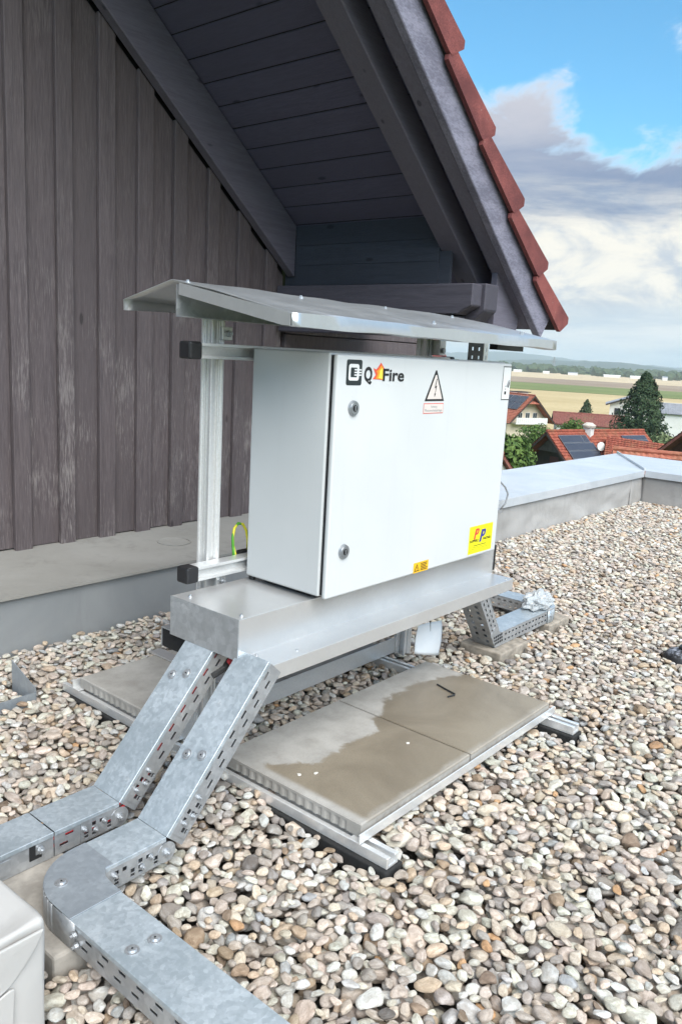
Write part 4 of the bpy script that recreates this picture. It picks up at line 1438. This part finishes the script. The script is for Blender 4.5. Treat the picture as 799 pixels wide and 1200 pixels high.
# earth wire loop and parapet wire
t = NT('green_yellow_wire')
v = t.co()
wv = t.n('ShaderNodeTexWave')
wv.inputs['Scale'].default_value = 9
t.l(v, wv.inputs['Vector'])
GYW = t.set(base=t.mix(t.map(wv.outputs['Fac'], .45, .55), (.78, .72, .05), (.10, .38, .04)), rough=.4)
ew = thing('earth_wire', 'green and yellow earth wire loop behind the cabinet', 'wire', (.19, .655, .60))
pts_ = [Vector(q_) for q_ in ((.166, .650, .575), (.1665, .650, .60), (.164, .652, .63), (.165, .655, .655), (.175, .66, .680), (.192, .663, .692), (.208, .66, .688), (.218, .655, .668), (.221, .65, .64), (.220, .648, .612))]
MB().tube(pts_, .0042, 8).build('wire', GYW, ew, smooth=True)
MB().tube([pts_[0] + Vector((.0035, -.005, .0)), pts_[1] + Vector((.003, -.004, 0)), pts_[2] + Vector((.001, 0, -.002))], .0046, 8).build('wire_tail', GYW, ew, smooth=True)
MB().box(.186, .236, .640, .662, .592, .613).build('terminal', BLACKP, ew, bevel=.003)
lw = thing('lightning_wire', 'thin grey wire clipped to the parapet coping beside the cabinet', 'wire', (3.18, 1.4, .26))
MB().tube([(3.02, 1.43, .545), (3.085, 1.41, .475), (3.172, 1.402, .418), (3.213, 1.40, .370), (3.195, 1.402, .312), (3.180, 1.425, .272)], .0058, 8).build('wire', GALV2, lw, smooth=True)
MB().box(3.155, 3.205, 1.425, 1.452, .246, .272).build('clip', GALV2, lw, bevel=.003)

# round black weight at the right edge
hd = thing('cable_holder_weight', 'round black plastic weight with dusty grey top on gravel at right edge', 'weight', (1.985, -.125, -.02))
q = MB()
prof = [(.0, -.03), (.078, -.03), (.083, .012), (.079, .036), (.064, .056), (.040, .067), (0, .071)]
ns = 32
vs_ = [(1.985 + r_ * math.cos(2 * math.pi * k / ns), -.125 + r_ * math.sin(2 * math.pi * k / ns), z) for r_, z in prof for k in range(ns)]
fs = [(a * ns + k, a * ns + (k + 1) % ns, (a + 1) * ns + (k + 1) % ns, (a + 1) * ns + k) for a in range(len(prof) - 1) for k in range(ns)]
t = NT('dusty_black_plastic')
gm = t.n('ShaderNodeNewGeometry')
sp = t.n('ShaderNodeSeparateXYZ')
t.l(gm.outputs['Normal'], sp.inputs[0])
nz = t.noise(t.co(), 60, 5, .7)
DUST = t.set(base=t.mix(t.math('MULTIPLY', t.map(sp.outputs[2], .55, .9), t.map(nz, .4, .62)), (.02, .02, .022), (.34, .36, .42)), rough=.5)
MB().add(vs_, fs).build('shell', DUST, hd, auto=True)
MB().box(1.965, 2.005, -.145, -.105, .0712, .086).build('wire_clip', BLACKP, hd, bevel=.004)

# ------------------------------------------------------------------ the country beyond
GZ = -12.0
E_ = Vector((math.sin(R(67)), math.cos(R(67)), 0))       # outward
S_ = Vector((E_.y, -E_.x, 0))                             # to the right
C0 = Vector((CAM.x, CAM.y, 0))
def field_mat(name, lo, hi, sc_=(.02, .02, .02), fine=.6):
    t = NT(name)
    v = t.co()
    n1 = t.noise(v, .02, 5, .6)
    n2 = t.noise(t.co(scale=(1, 1, 1), rot=(0, 0, R(67))), fine, 4, .6)
    return t.set(base=t.mix(t.map(t.math('ADD', t.math('MULTIPLY', n1, .6), t.math('MULTIPLY', n2, .4)), .35, .65), lo, hi), rough=.95, spec=.1)
def sheet(name, d0, d1, s0, s1, z, mat_, n=1):
    q = MB()
    q.add([C0 + E_ * d0 + S_ * s0 + Vector((0, 0, z)), C0 + E_ * d0 + S_ * s1 + Vector((0, 0, z)), C0 + E_ * d1 + S_ * s1 + Vector((0, 0, z)), C0 + E_ * d1 + S_ * s0 + Vector((0, 0, z))], [(0, 1, 2, 3)])
    o = q.build(name, mat_)
    return tag(o, kind='structure')
sheet('ground', -500, 10300, -9000, 9000, GZ, field_mat('meadow_grass', (.075, .115, .03), (.13, .17, .05)))
sheet('wheat_field', 168, 436, -900, 900, GZ + .06, field_mat('ripe_wheat', (.42, .33, .175), (.53, .43, .25)))
sheet('green_field', 442, 600, -1500, 1500, GZ + .10, field_mat('green_crop', (.13, .17, .06), (.20, .23, .09)))
sheet('ploughed_field', 600.5, 840, -2000, 2000, GZ + .12, field_mat('ploughed_soil', (.25, .19, .14), (.34, .27, .20)))
sheet('stubble_field', 840.5, 1500, -3000, 3000, GZ + .14, field_mat('stubble', (.47, .38, .25), (.56, .46, .31)))

def leafmat(name, lo, hi):
    t = NT(name)
    oi = t.n('ShaderNodeObjectInfo')
    v = t.co()
    n1 = t.noise(v, .9, 4, .6)
    n2 = t.noise(v, 6, 2, .6)
    f = t.math('ADD', t.math('MULTIPLY', n1, .55), t.math('MULTIPLY', n2, .45))
    return t.set(base=t.mix(t.map(f, .36, .64), lo, hi), rough=.7, spec=.25)
L_DARK, L_MID, L_PALE, L_YEL = leafmat('conifer_needles', (.018, .040, .018), (.060, .095, .042)), leafmat('leaf_green', (.035, .080, .018), (.13, .20, .045)), leafmat('leaf_grey_green', (.11, .15, .07), (.25, .29, .14)), leafmat('leaf_autumn', (.12, .13, .03), (.30, .25, .07))
BARK = plain('bark', (.06, .045, .033), .9, 0, .3, 3)
def leaves(r, P, Nn, s):
    """one small bent leaf clump per point; returns verts, faces"""
    n = len(P)
    up_ = np.tile(np.array([[0, 0, 1.]]), (n, 1)) + r.normal(0, .6, (n, 3))
    a = np.cross(Nn, up_)
    a /= np.linalg.norm(a, axis=1, keepdims=True) + 1e-9
    b = np.cross(Nn, a)
    th = r.uniform(0, 2 * np.pi, (n, 1))
    a2, b2 = a * np.cos(th) + b * np.sin(th), -a * np.sin(th) + b * np.cos(th)
    sz = s * r.uniform(.55, 1.3, (n, 1))
    V = np.stack([P - a2 * sz, P - b2 * sz * .55 + Nn * sz * .25, P + a2 * sz, P + b2 * sz * .55 + Nn * sz * .2], 1).reshape(-1, 3)
    return V, [(4 * k, 4 * k + 1, 4 * k + 2, 4 * k + 3) for k in range(n)]
def mesh_np(name, V, F, mat_, parent):
    me_ = bpy.data.meshes.new(name)
    me_.from_pydata(V.tolist(), [], F)
    me_.materials.append(mat_)
    o_ = bpy.data.objects.new(name, me_)
    COL.objects.link(o_)
    setpar(o_, parent)
    return o_
def broadleaf(base, h, wd, label, mat_, seed, n=2600, cat='tree', s=None, name='broadleaf_tree', group=None):
    r = np.random.default_rng(seed)
    t_ = thing(name, label, cat, base, group)
    bx, by, bz = base
    q = MB().tube([(bx, by, bz), (bx + .02 * h, by, bz + .3 * h), (bx, by + .02 * h, bz + .65 * h)], [.035 * h, .026 * h, .012 * h], 7)
    blobs = []
    for k in range(11):
        a = r.uniform(0, 2 * np.pi)
        rr = wd * .5 * r.uniform(.15, .75)
        zz = r.uniform(.34, .84) * h
        c_ = np.array([bx + rr * math.cos(a), by + rr * math.sin(a), bz + zz])
        blobs.append((c_, np.array([1, 1, .8]) * wd * r.uniform(.17, .29)))
        q.tube([(bx, by, bz + .28 * h), tuple((c_ + np.array([bx, by, bz + .3 * h])) / 2), tuple(c_)], [.014 * h, .009 * h, .003 * h], 5)
    q.build('trunk', BARK, t_)
    Ps, Ns = [], []
    for k in range(n):
        c_, rd = blobs[k % len(blobs)]
        d_ = r.normal(size=3)
        d_ /= np.linalg.norm(d_)
        Ps.append(c_ + d_ * rd * r.uniform(.62, 1.12))
        Ns.append(d_ + r.normal(0, .35, 3))
    Nn = np.array(Ns)
    Nn /= np.linalg.norm(Nn, axis=1, keepdims=True)
    V, F = leaves(r, np.array(Ps), Nn, s or wd * .042)
    mesh_np('crown', V, F, mat_, t_)
    return t_
def conifer(base, h, wd, label, mat_, seed, n=5200, s=.2, cat='tree', group=None):
    r = np.random.default_rng(seed)
    t_ = thing('conifer_tree', label, cat, base, group)
    bx, by, bz = base
    MB().tube([(bx, by, bz), (bx, by, bz + .5 * h), (bx, by, bz + .97 * h)], [.03 * h, .018 * h, .003 * h], 7).build('trunk', BARK, t_)
    u = r.uniform(0, 1, n) ** .72
    tt = 1 - u
    tt = .06 + tt * .94
    az = r.uniform(0, 2 * np.pi, n)
    lob = 1 + .16 * np.sin(az * 3 + tt * 9 + seed) + .12 * np.sin(az * 7 - tt * 23) + .10 * np.sin(tt * 60 + az * 2)
    prof = np.where(tt < .25, .78 + tt * .9, 1.0 * (1 - (tt - .25) / .75) ** .66 + .02)
    rad = wd * .5 * prof * lob * r.uniform(.68, 1.06, n)
    P = np.stack([bx + rad * np.cos(az), by + rad * np.sin(az), bz + tt * h + r.normal(0, .1, n)], 1)
    Nn = np.stack([np.cos(az), np.sin(az), np.full(n, .35)], 1) + r.normal(0, .45, (n, 3))
    Nn /= np.linalg.norm(Nn, axis=1, keepdims=True)
    V, F = leaves(r, P, Nn, s)
    mesh_np('crown', V, F, mat_, t_)
    return t_

# house materials
def tilemat(name, lo, hi, moss=(.20, .16, .08)):
    t = NT(name)
    v = t.co()
    n1 = t.noise(v, 3.2, 3, .7)
    n2 = t.noise(v, .45, 5, .6)
    c = t.mix(t.map(n1, .32, .68), lo, hi)
    return t.set(base=t.mix(t.math('MULTIPLY', t.map(n2, .5, .72), .4), c, moss), rough=.85, spec=.3)
RED1, RED2, RED3 = tilemat('red_roof_tile', (.19, .045, .030), (.37, .105, .065)), tilemat('brown_red_tile', (.18, .065, .055), (.29, .115, .09)), tilemat('orange_red_tile', (.29, .085, .055), (.43, .16, .105))
HWH, HCR, HDK = plain('white_render', (.72, .71, .67), .9, 0, .06, .8), plain('cream_render', (.66, .56, .42), .9, 0, .08, .8), plain('dark_timber', (.045, .032, .028), .8, 0, .3, 2)
t = NT('solar_glass')
v = t.co()
n1 = t.noise(v, .6, 3)
PVM = t.set(base=t.mix(n1, (.035, .04, .055), (.06, .065, .085)), rough=.22, spec=.6)
PVF = plain('panel_frame', (.32, .33, .35), .4, .8)
GLS = plain('window_glass', (.04, .05, .06), .08, 0, .1, 1)
GREY_R = plain('grey_metal_roof', (.36, .37, .40), .5, .3, .1, 1)

def tiled_plane(o, u, v_, nrm, Lu, Lv, tu=.30, tv_=.36):
    """wavy stepped tile surface: o ridge corner, u along the ridge, v_ down the slope"""
    o, u, v_, nrm = map(Vector, (o, u, v_, nrm))
    nu, nvv = max(4, int(Lu / tu)), max(3, int(Lv / tv_))
    q = MB()
    per = 4
    W_ = nu * per + 1
    vs_, fs = [], []
    for r_ in range(nvv):
        for e_ in (0, 1):
            for i in range(W_):
                h = .035 * (.5 + .5 * math.cos(2 * math.pi * i / per)) + (.05 if e_ else 0.)
                vs_.append(o + u * (Lu * i / (W_ - 1)) + v_ * (Lv * (r_ + e_) / nvv) + nrm * (h + .03))
    for r_ in range(nvv):
        b = r_ * 2 * W_
        for i in range(W_ - 1):
            fs.append((b + i, b + i + 1, b + W_ + i + 1, b + W_ + i))
            if r_ + 1 < nvv:
                fs.append((b + W_ + i, b + W_ + i + 1, b + 2 * W_ + i + 1, b + 2 * W_ + i))
    q.add(vs_, fs)
    # deck below
    q.obox(o - nrm * .12, u * Lu, v_ * Lv, nrm * .11)
    return q
def gable(name, label, apex, ridge, hw, pitch, zbase, tilem, wallm, eave=.5, over=.6, tu=.30, tv_=.36, bargem=None):
    """a gabled house: apex = near end of the ridge (over the verge), ridge = vector along it"""
    apex, ridge = Vector(apex), Vector(ridge)
    ridge.z = 0
    L = ridge.length
    u = ridge / L
    wv_ = Vector((u.y, -u.x, 0))
    h_ = thing(name, label, 'house', (apex.x + ridge.x / 2, apex.y + ridge.y / 2, zbase))
    tp = math.tan(R(pitch))
    Lv = hw / math.cos(R(pitch))
    for s_ in (1, -1):
        vdn = (wv_ * s_ * hw + Vector((0, 0, -hw * tp))).normalized()
        nr = Vector((wv_.x * s_ * math.sin(R(pitch)), wv_.y * s_ * math.sin(R(pitch)), math.cos(R(pitch))))
        tiled_plane(apex, u, vdn, nr, L, Lv, tu, tv_).build('roof_slope', tilem, h_)
        for e_ in (0, 1):
            p_ = apex + u * (L * e_ - .02 - (.0 if not e_ else -.0))
            MB().obox(p_ - u * .03 - nr * .02, u * .10, vdn * Lv, nr * -.20).build('bargeboard', bargem or HDK, h_)
    MB().tube([apex + Vector((0, 0, .10)), apex + ridge + Vector((0, 0, .10))], .13, 8).build('ridge_tiles', tilem, h_)
    wz = apex.z - (hw - eave) * tp - .15
    a = apex + u * over
    c_ = [a + wv_ * (hw - eave), a - wv_ * (hw - eave)]
    q = MB()
    pl3 = [Vector((c_[0].x, c_[0].y, zbase)), Vector((c_[0].x, c_[0].y, wz)), Vector((a.x, a.y, apex.z - .28)), Vector((c_[1].x, c_[1].y, wz)), Vector((c_[1].x, c_[1].y, zbase))]
    q.prism(pl3, u * (L - 2 * over))
    q.build('wall', wallm, h_)
    return h_, u, wv_, L, tp
def window_on(par_, c, u, n_, wd, ht, framem=None):
    c, u, n_ = Vector(c), Vector(u), Vector(n_)
    zz = Vector((0, 0, 1))
    fm = MB()
    fm.obox(c - u * wd / 2 - zz * ht / 2, u * wd, zz * ht, n_ * .05)
    f_ = fm.build('window', framem or HWH, par_)
    MB().obox(c - u * (wd / 2 - .07) - zz * (ht / 2 - .07) + n_ * .051, u * (wd / 2 - .10), zz * (ht - .14), n_ * .01).build('pane', GLS, f_)
    MB().obox(c + u * .03 - zz * (ht / 2 - .07) + n_ * .051, u * (wd / 2 - .10), zz * (ht - .14), n_ * .01).build('pane', GLS, f_)
    return f_

# centre house with dark open gable
hA, u, wv_, L, tp = gable('village_house', 'red tiled house with dark open gable and solar panels just beyond the parapet', (68.9, 32.78, -4.95), (13.6, -4.19, 0), 3.9, 42, GZ, RED1, HDK, eave=.7, over=1.5)
apA = Vector((68.9, 32.78, -4.95))
vdn = (wv_ * 1 + Vector((0, 0, -tp))).normalized()
nrA = (wv_ * math.sin(R(42)) + Vector((0, 0, math.cos(R(42)))))
def panel(par_, o, u_, v2, nr_, w_, h__):
    p_ = MB().obox(o, u_ * w_, v2 * h__, nr_ * .05).build('solar_panel', PVF, par_)
    MB().obox(o + u_ * .05 + v2 * .05 + nr_ * .051, u_ * (w_ - .1), v2 * (h__ - .1), nr_ * .008).build('panel_glass', PVM, p_)
for k in range(4):
    panel(hA, apA + u * .95 + vdn * (.62 + k * .98) + nrA * .16, u, vdn, nrA, 4.1 - (1.1 if k == 0 else 0), .94)
panel(hA, apA + u * 3.99 + vdn * .62 + nrA * .16, u, vdn, nrA, .75, .94)
for k in range(2):
    panel(hA, apA + u * 9.9 + vdn * (.75 + k * .62) + nrA * .16, u, vdn, nrA, 3.6, .58)
ch = apA + u * 5.6 + vdn * .25
cm = MB().box(ch.x - .38, ch.x + .38, ch.y - .38, ch.y + .38, ch.z - 1.0, ch.z + .62).build('chimney', HWH, hA)
MB().cyl((ch.x, ch.y, ch.z + .62), (ch.x, ch.y, ch.z + .80), .62, .66, 18).cyl((ch.x, ch.y, ch.z + .80), (ch.x, ch.y, ch.z + 1.05), .66, .30, 18).build('chimney_cap', plain('pale_stone', (.55, .50, .43), .9, 0, .2, 3), cm)
dsh = apA + u * 5.2 + vdn * 2.35 + nrA * .5
MB().cyl(dsh - Vector((0, 0, .6)), dsh, .04, n=8).cyl(dsh, dsh + Vector((-.10, -.16, .03)), .36, .42, 20).build('satellite_dish', HWH, hA)
# lower cross roof with dormer on the same house
o1 = Vector((74.75, 29.3, -5.25))
xu = Vector((0.02, -5.6, -.15)).normalized()
xd = Vector((-.85, -.33, -.42)).normalized()
xn = xu.cross(xd).normalized()
xn = xn if xn.z > 0 else -xn
tiled_plane(o1, xu, xd, xn, 5.6, 5.2).build('cross_roof', RED1, hA)
tiled_plane(o1, xu, Vector((.85, .33, -.42)).normalized(), Vector((.40, .155, .90)).normalized(), 5.6, 3.0).build('cross_roof', RED1, hA)
MB().prism([o1 + xu * 5.1 + Vector((0, 0, -.15)), o1 + xu * 5.1 + xd * 5.0 + Vector((0, 0, -.15)), o1 + xu * 5.1 + xd * 5.0 + Vector((0, 0, -5)), o1 + xu * 5.1 + Vector((0, 0, -5))], -xu * 4.6).build('cross_wall', HDK, hA)
o2 = o1 + xu * 3.3 + xd * 2.9 + xn * .10
MB().obox(o2, xu * 1.3, xd * .8, xn * .06).build('skylight', GLS, hA)
# gable interior: boarded upper triangle, door
a = apA + u * .9
MB().prism([a + wv_ * 1.75 + Vector((0, 0, -1.9)), a + Vector((0, 0, -.35)), a - wv_ * 1.75 + Vector((0, 0, -1.9))], u * .08).build('gable_boarding', plain('grey_brown_boards', (.12, .10, .095), .8, 0, .25, 4), hA)
a = apA + u * 1.45
MB().obox(a + wv_ * .5 + Vector((0, 0, -4.6)), wv_ * -1.1, (0, 0, 2.2), u * .04).build('door', plain('dark_red_door', (.11, .03, .028), .7, 0, .2, 2), hA)
window_on(hA, a + wv_ * 1.35 + Vector((0, 0, -3.3)), wv_, -u, 1.0, 1.2)

# gable to the right edge
hB, u, wv_, L, tp = gable('village_house', 'brown red gabled house cut by the right edge of the picture', (65.6, 19.35, -3.3), (12.5, -4.4, 0), 3.2, 40, GZ, RED2, plain('brown_red_boards', (.13, .055, .045), .8, 0, .2, 3), eave=.6, over=1.2, bargem=RED2)
# nearest roof ridge running along behind the coping
hC, u, wv_, L, tp = gable('village_house', 'nearest red tile roof just showing over the parapet corner', (40.55, 15.25, -3.05), (4.9, -14.5, 0), 3.5, 35, GZ, RED3, HWH, eave=.4, over=.4)
# low roof bottom left beside the cabinet edge
hD, u, wv_, L, tp = gable('village_house', 'small red roof tip showing between cabinet edge and coping', (49.6, 26.6, -5.2), (1.5, 9.5, 0), 2.6, 42, GZ, RED2, HWH, eave=.4, over=.4, bargem=RED2)

# cream house with balcony
apE = Vector((131.2, 65.6, -4.3))
hE, u, wv_, L, tp = gable('village_house', 'cream house with white balcony, half hip red roof and solar panels', apE, (4.6, 11.2, 0), 5.3, 43, GZ, RED3, HCR, eave=.8, over=1.6)
nf = -u
vd2 = (wv_ * -1 + Vector((0, 0, -tp))).normalized()
nr2 = (wv_ * -math.sin(R(43)) + Vector((0, 0, math.cos(R(43)))))
for r_ in range(2):
    for c_ in range(4):
        panel(hE, apE + u * (1.0 + c_ * 2.1) + vd2 * (.5 + r_ * 1.75) + nr2 * .2, u, vd2, nr2, 2.0, 1.65)
f0 = apE + u * 1.6
MB().obox(f0 + wv_ * 3.6 + Vector((0, 0, -5.1)), wv_ * -7.2, nf * 1.4, (0, 0, .18)).build('balcony_floor', HWH, hE)
for k in range(16):
    MB().obox(f0 + wv_ * (3.6 - k * .45) + nf * 1.33 + Vector((0, 0, -4.92)), wv_ * -.41, nf * .05, (0, 0, .98)).build('balcony_board', HWH, hE)
for s_ in (-1.7, 0, 1.7):
    window_on(hE, f0 + wv_ * s_ + nf * .01 + Vector((0, 0, -3.95)), wv_, nf, 1.0, 1.7, HWH)
MB().prism([apE + wv_ * 1.6 + u * -.02 + Vector((0, 0, -1.45)), apE + Vector((0, 0, .12)) + u * 2.2, apE - wv_ * 1.6 + u * -.02 + Vector((0, 0, -1.45))], u * .06 + Vector((0, 0, .10))).build('half_hip', RED3, hE)
dm = apE + u * 6.0 + (wv_ + Vector((0, 0, -tp))).normalized() * 1.2
MB().obox(dm, u * 2.4, wv_ * 2.6, (0, 0, 1.1)).build('dormer', HWH, hE)
MB().obox(dm - u * .2 + Vector((0, 0, 1.1)), u * 2.8, wv_ * 3.1, (0, 0, .14)).build('dormer_roof', HDK, hE)

# low long house
hF, u, wv_, L, tp = gable('village_house', 'long low bungalow with dull red roof before the wheat field', (140.4, 66.3, -7.4), (6.2, -11.5, 0), 4.2, 24, GZ, RED2, HWH, eave=.6, over=.6)
for k in range(4):
    window_on(hF, Vector((140.4, 66.3, -10.6)) + u * (2.2 + k * 2.8) + wv_ * 3.62, u, wv_, 1.2, 1.2)
MB().prism([Vector((146.9, 55.0, -9.0)) + wv_ * -.0, Vector((148.2, 52.6, -9.0)), Vector((147.5, 53.8, -7.5))], (-2.2, -1.3, 0)).build('porch_gable', plain('green_boards', (.20, .30, .22), .8, 0, .1, 2), hF)

# white house behind the conifer
apG = Vector((165.0, 60.3, -4.1))
hG, u, wv_, L, tp = gable('village_house', 'white two storey house with grey roof behind the tall conifer', apG, (9.0, 3.6, 0), 5.6, 20, GZ, GREY_R, HWH, eave=.9, over=1.0)
for s_ in (-3.2, 0, 3.2):
    for z in (-3.4, -6.2):
        window_on(hG, apG + u * 1.0 + wv_ * s_ + Vector((0, 0, z)), wv_, -u, 1.1, 1.35, HDK)
annex = Vector((158.5, 49.8, -6.6))
hH, u, wv_, L, tp = gable('village_house', 'white annex with grey roof showing right of the tall conifer', (161.0, 53.9, -5.0), (2.3, -6.3, 0), 3.4, 28, GZ, GREY_R, HWH, eave=.4, over=.5)
window_on(hH, Vector((161.0, 53.9, -8.0)) + u * 5.2 + wv_ * 3.02, u, wv_, 1.0, 1.4, HDK)

# trees
conifer((102.1, 36.0, GZ), 12.9, 7.6, 'tall dark conifer standing between the village houses', L_DARK, 3, 9500, .22)
conifer((172.6, 73.7, GZ + .1), 6.0, 3.4, 'small dark conifer at the edge of the wheat field', L_DARK, 4, 1500, .25)
TG = 'green trees among the village houses'
specs = [((56.2, 30.6), 9.0, 7.0, 'leafy green tree beside the cabinet edge left of the dark gable', L_MID, 'broadleaf_tree'),
         ((61.5, 32.2), 7.6, 5.0, 'rounded green bush tree touching the dark gable eave', L_MID, 'broadleaf_tree'),
         ((92.0, 45.0), 6.0, 5.2, 'low green tree in front of the cream house balcony', L_MID, 'broadleaf_tree'),
         ((94.6, 42.0), 7.2, 5.0, 'pointed green tree in front of the long low bungalow', L_MID, 'broadleaf_tree'),
         ((89.5, 28.0), 7.0, 5.6, 'pale grey green bush right of the tall conifer', L_PALE, 'broadleaf_tree'),
         ((98.0, 27.0), 8.2, 4.0, 'yellowing tree at the right edge beside the white annex', L_YEL, 'broadleaf_tree'),
         ((98.0, 31.6), 5.2, 4.6, 'pale low bush at the foot of the tall conifer', L_PALE, 'broadleaf_tree')]
for k, ((x, y), h, wd, lb_, mt_, nm) in enumerate(specs):
    broadleaf((x, y, GZ), h, wd, lb_, mt_, 20 + k, 2600, name=nm, group=TG)

# far wood, sheds, pylon, hills
r = np.random.default_rng(77)
Vs, Fs = [], []
nb_ = 0
bm = bmesh.new()
bmesh.ops.create_icosphere(bm, subdivisions=2, radius=1)
ico_v = np.array([v_.co for v_ in bm.verts])
ico_f = [tuple(v_.index for v_ in f_.verts) for f_ in bm.faces]
bm.free()
for k in range(900):
    d_ = r.uniform(1330, 2100)
    s_ = r.uniform(-1100, 1100)
    h = r.uniform(7, 15) * (1.25 if r.random() < .08 else 1)
    wd = r.uniform(6, 14)
    c_ = np.array(C0 + E_ * d_ + S_ * s_) + np.array([0, 0, GZ])
    P = ico_v * (1 + .28 * np.sin(ico_v @ r.normal(size=3) * 3 + r.uniform(0, 6)) + r.normal(0, .10, len(ico_v)))[:, None]
    P = P * np.array([wd, wd, h * .58]) + c_ + np.array([0, 0, h * .42])
    Vs.append(P)
    Fs += [tuple(i + nb_ for i in f_) for f_ in ico_f]
    nb_ += len(P)
me = bpy.data.meshes.new('far_wood')
me.from_pydata(np.concatenate(Vs).tolist(), [], Fs)
me.materials.append(leafmat('far_foliage', (.030, .055, .028), (.075, .105, .05)))
o = bpy.data.objects.new('far_wood', me)
COL.objects.link(o)
tag(o, 'dark band of distant wood along the far edge of the fields', 'wood', kind='stuff')
SH = 'white sheds along the far wood'
for k, (s_, ln, hh) in enumerate([(-38, 14, 4.5), (14, 24, 4), (52, 20, 4.5), (97, 7, 6), (134, 6, 5.5), (230, 12, 4.5), (262, 18, 4.5), (-75, 9, 4), (-120, 12, 4)]):
    b = C0 + E_ * 1290 + S_ * s_ + Vector((0, 0, GZ))
    sh = thing('far_shed', ['long white shed second from left along the far wood', 'longest white shed in the middle of the far edge', 'white shed right of the longest far shed', 'small white block left of the conifer top at the far edge', 'small white block nearest the conifer top on its left', 'small white shed just right of the conifer top', 'white shed farthest right along the far wood', 'short white shed below the pylon', 'white shed left of the pylon, leftmost at the far edge'][k], 'shed', b, SH)
    MB().obox(b, S_ * ln, E_ * 14, (0, 0, hh * .7)).build('wall', HWH, sh)
    MB().prism([b + Vector((0, 0, hh * .7)) - S_ * .4, b + E_ * 14 + Vector((0, 0, hh * .7)) - S_ * .4, b + E_ * 7 + Vector((0, 0, hh)) - S_ * .4], S_ * (ln + .8)).build('roof', HWH if k % 3 else GREY_R, sh)
pb = Vector((1350.5, 648.8, GZ))
py = thing('pylon', 'lattice power pylon standing above the far wood', 'pylon', pb)
q = MB()
Hh = 28.0
def leg_at(i, t_):
    wd = 3.2 * (1 - t_) + .5 * t_
    return pb + Vector(((1 if i in (0, 1) else -1) * wd, (1 if i in (0, 3) else -1) * wd, Hh * t_))
for i in range(4):
    MB().tube([leg_at(i, 0), leg_at(i, 1)], .22, 5).build('leg', PVF, py)
for k in range(7):
    for i in range(4):
        q.tube([leg_at(i, k / 7), leg_at((i + 1) % 4, (k + 1) / 7)], .12, 4)
        q.tube([leg_at((i + 1) % 4, k / 7), leg_at(i, (k + 1) / 7)], .12, 4)
lat = q.build('lattice', PVF, py)
lat['kind'] = 'stuff'
for z in (.70, .85):
    MB().obox(pb + S_ * -6 + Vector((0, 0, Hh * z)), S_ * 12, (.3, 0, 0), (0, 0, .5)).build('cross_arm', PVF, py)
def hills(name, d_, hts, seed, mat_, depth=1500):
    r_ = np.random.default_rng(seed)
    n = 220
    ss = np.linspace(-1.1 * d_, 1.1 * d_, n)
    hh = hts * (.55 + .25 * np.sin(ss / d_ * 7 + seed) + .2 * np.sin(ss / d_ * 17 + 2 * seed) + .07 * np.sin(ss / d_ * 41) + .03 * r_.normal(size=n))
    vs_, fs = [], []
    rows = [(0, 0), (.35, .7), (.6, 1), (1, .5), (1.4, 0)]
    for a, f in rows:
        for s_, h in zip(ss, hh):
            vs_.append(C0 + E_ * (d_ + a * depth) + S_ * s_ + Vector((0, 0, GZ - 1 + max(2, h) * f)))
    for a in range(len(rows) - 1):
        for i in range(n - 1):
            fs.append((a * n + i, a * n + i + 1, (a + 1) * n + i + 1, (a + 1) * n + i))
    o_ = MB().add(vs_, fs).build(name, mat_, smooth=True)
    return tag(o_, kind='structure')
HILLM = leafmat('hill_forest', (.035, .052, .045), (.055, .078, .062))
hills('hills', 3400, 48, 1, HILLM)
hills('hills', 6200, 110, 2, HILLM, 2200)

# ------------------------------------------------------------------ air between here and the hills
hz = MB()
zt, zb = 170., GZ - 3
c_ = [C0 + E_ * -600 + S_ * -9100, C0 + E_ * -600 + S_ * 9100, C0 + E_ * 10500 + S_ * 9100, C0 + E_ * 10500 + S_ * -9100]
hz.prism([Vector((q_.x, q_.y, zb)) for q_ in c_], (0, 0, zt - zb))
hm = bpy.data.materials.new('haze_air')
hm.use_nodes = True
hm.node_tree.nodes.clear()
pv = hm.node_tree.nodes.new('ShaderNodeVolumePrincipled')
pv.inputs['Color'].default_value = (.80, .92, 1, 1)
pv.inputs['Density'].default_value = 1.5e-4
pv.inputs['Anisotropy'].default_value = .1
mo = hm.node_tree.nodes.new('ShaderNodeOutputMaterial')
hm.node_tree.links.new(pv.outputs[0], mo.inputs['Volume'])
ho = hz.build('haze', hm)
tag(ho, 'pale blue haze in the air over the plain', 'haze', kind='stuff')
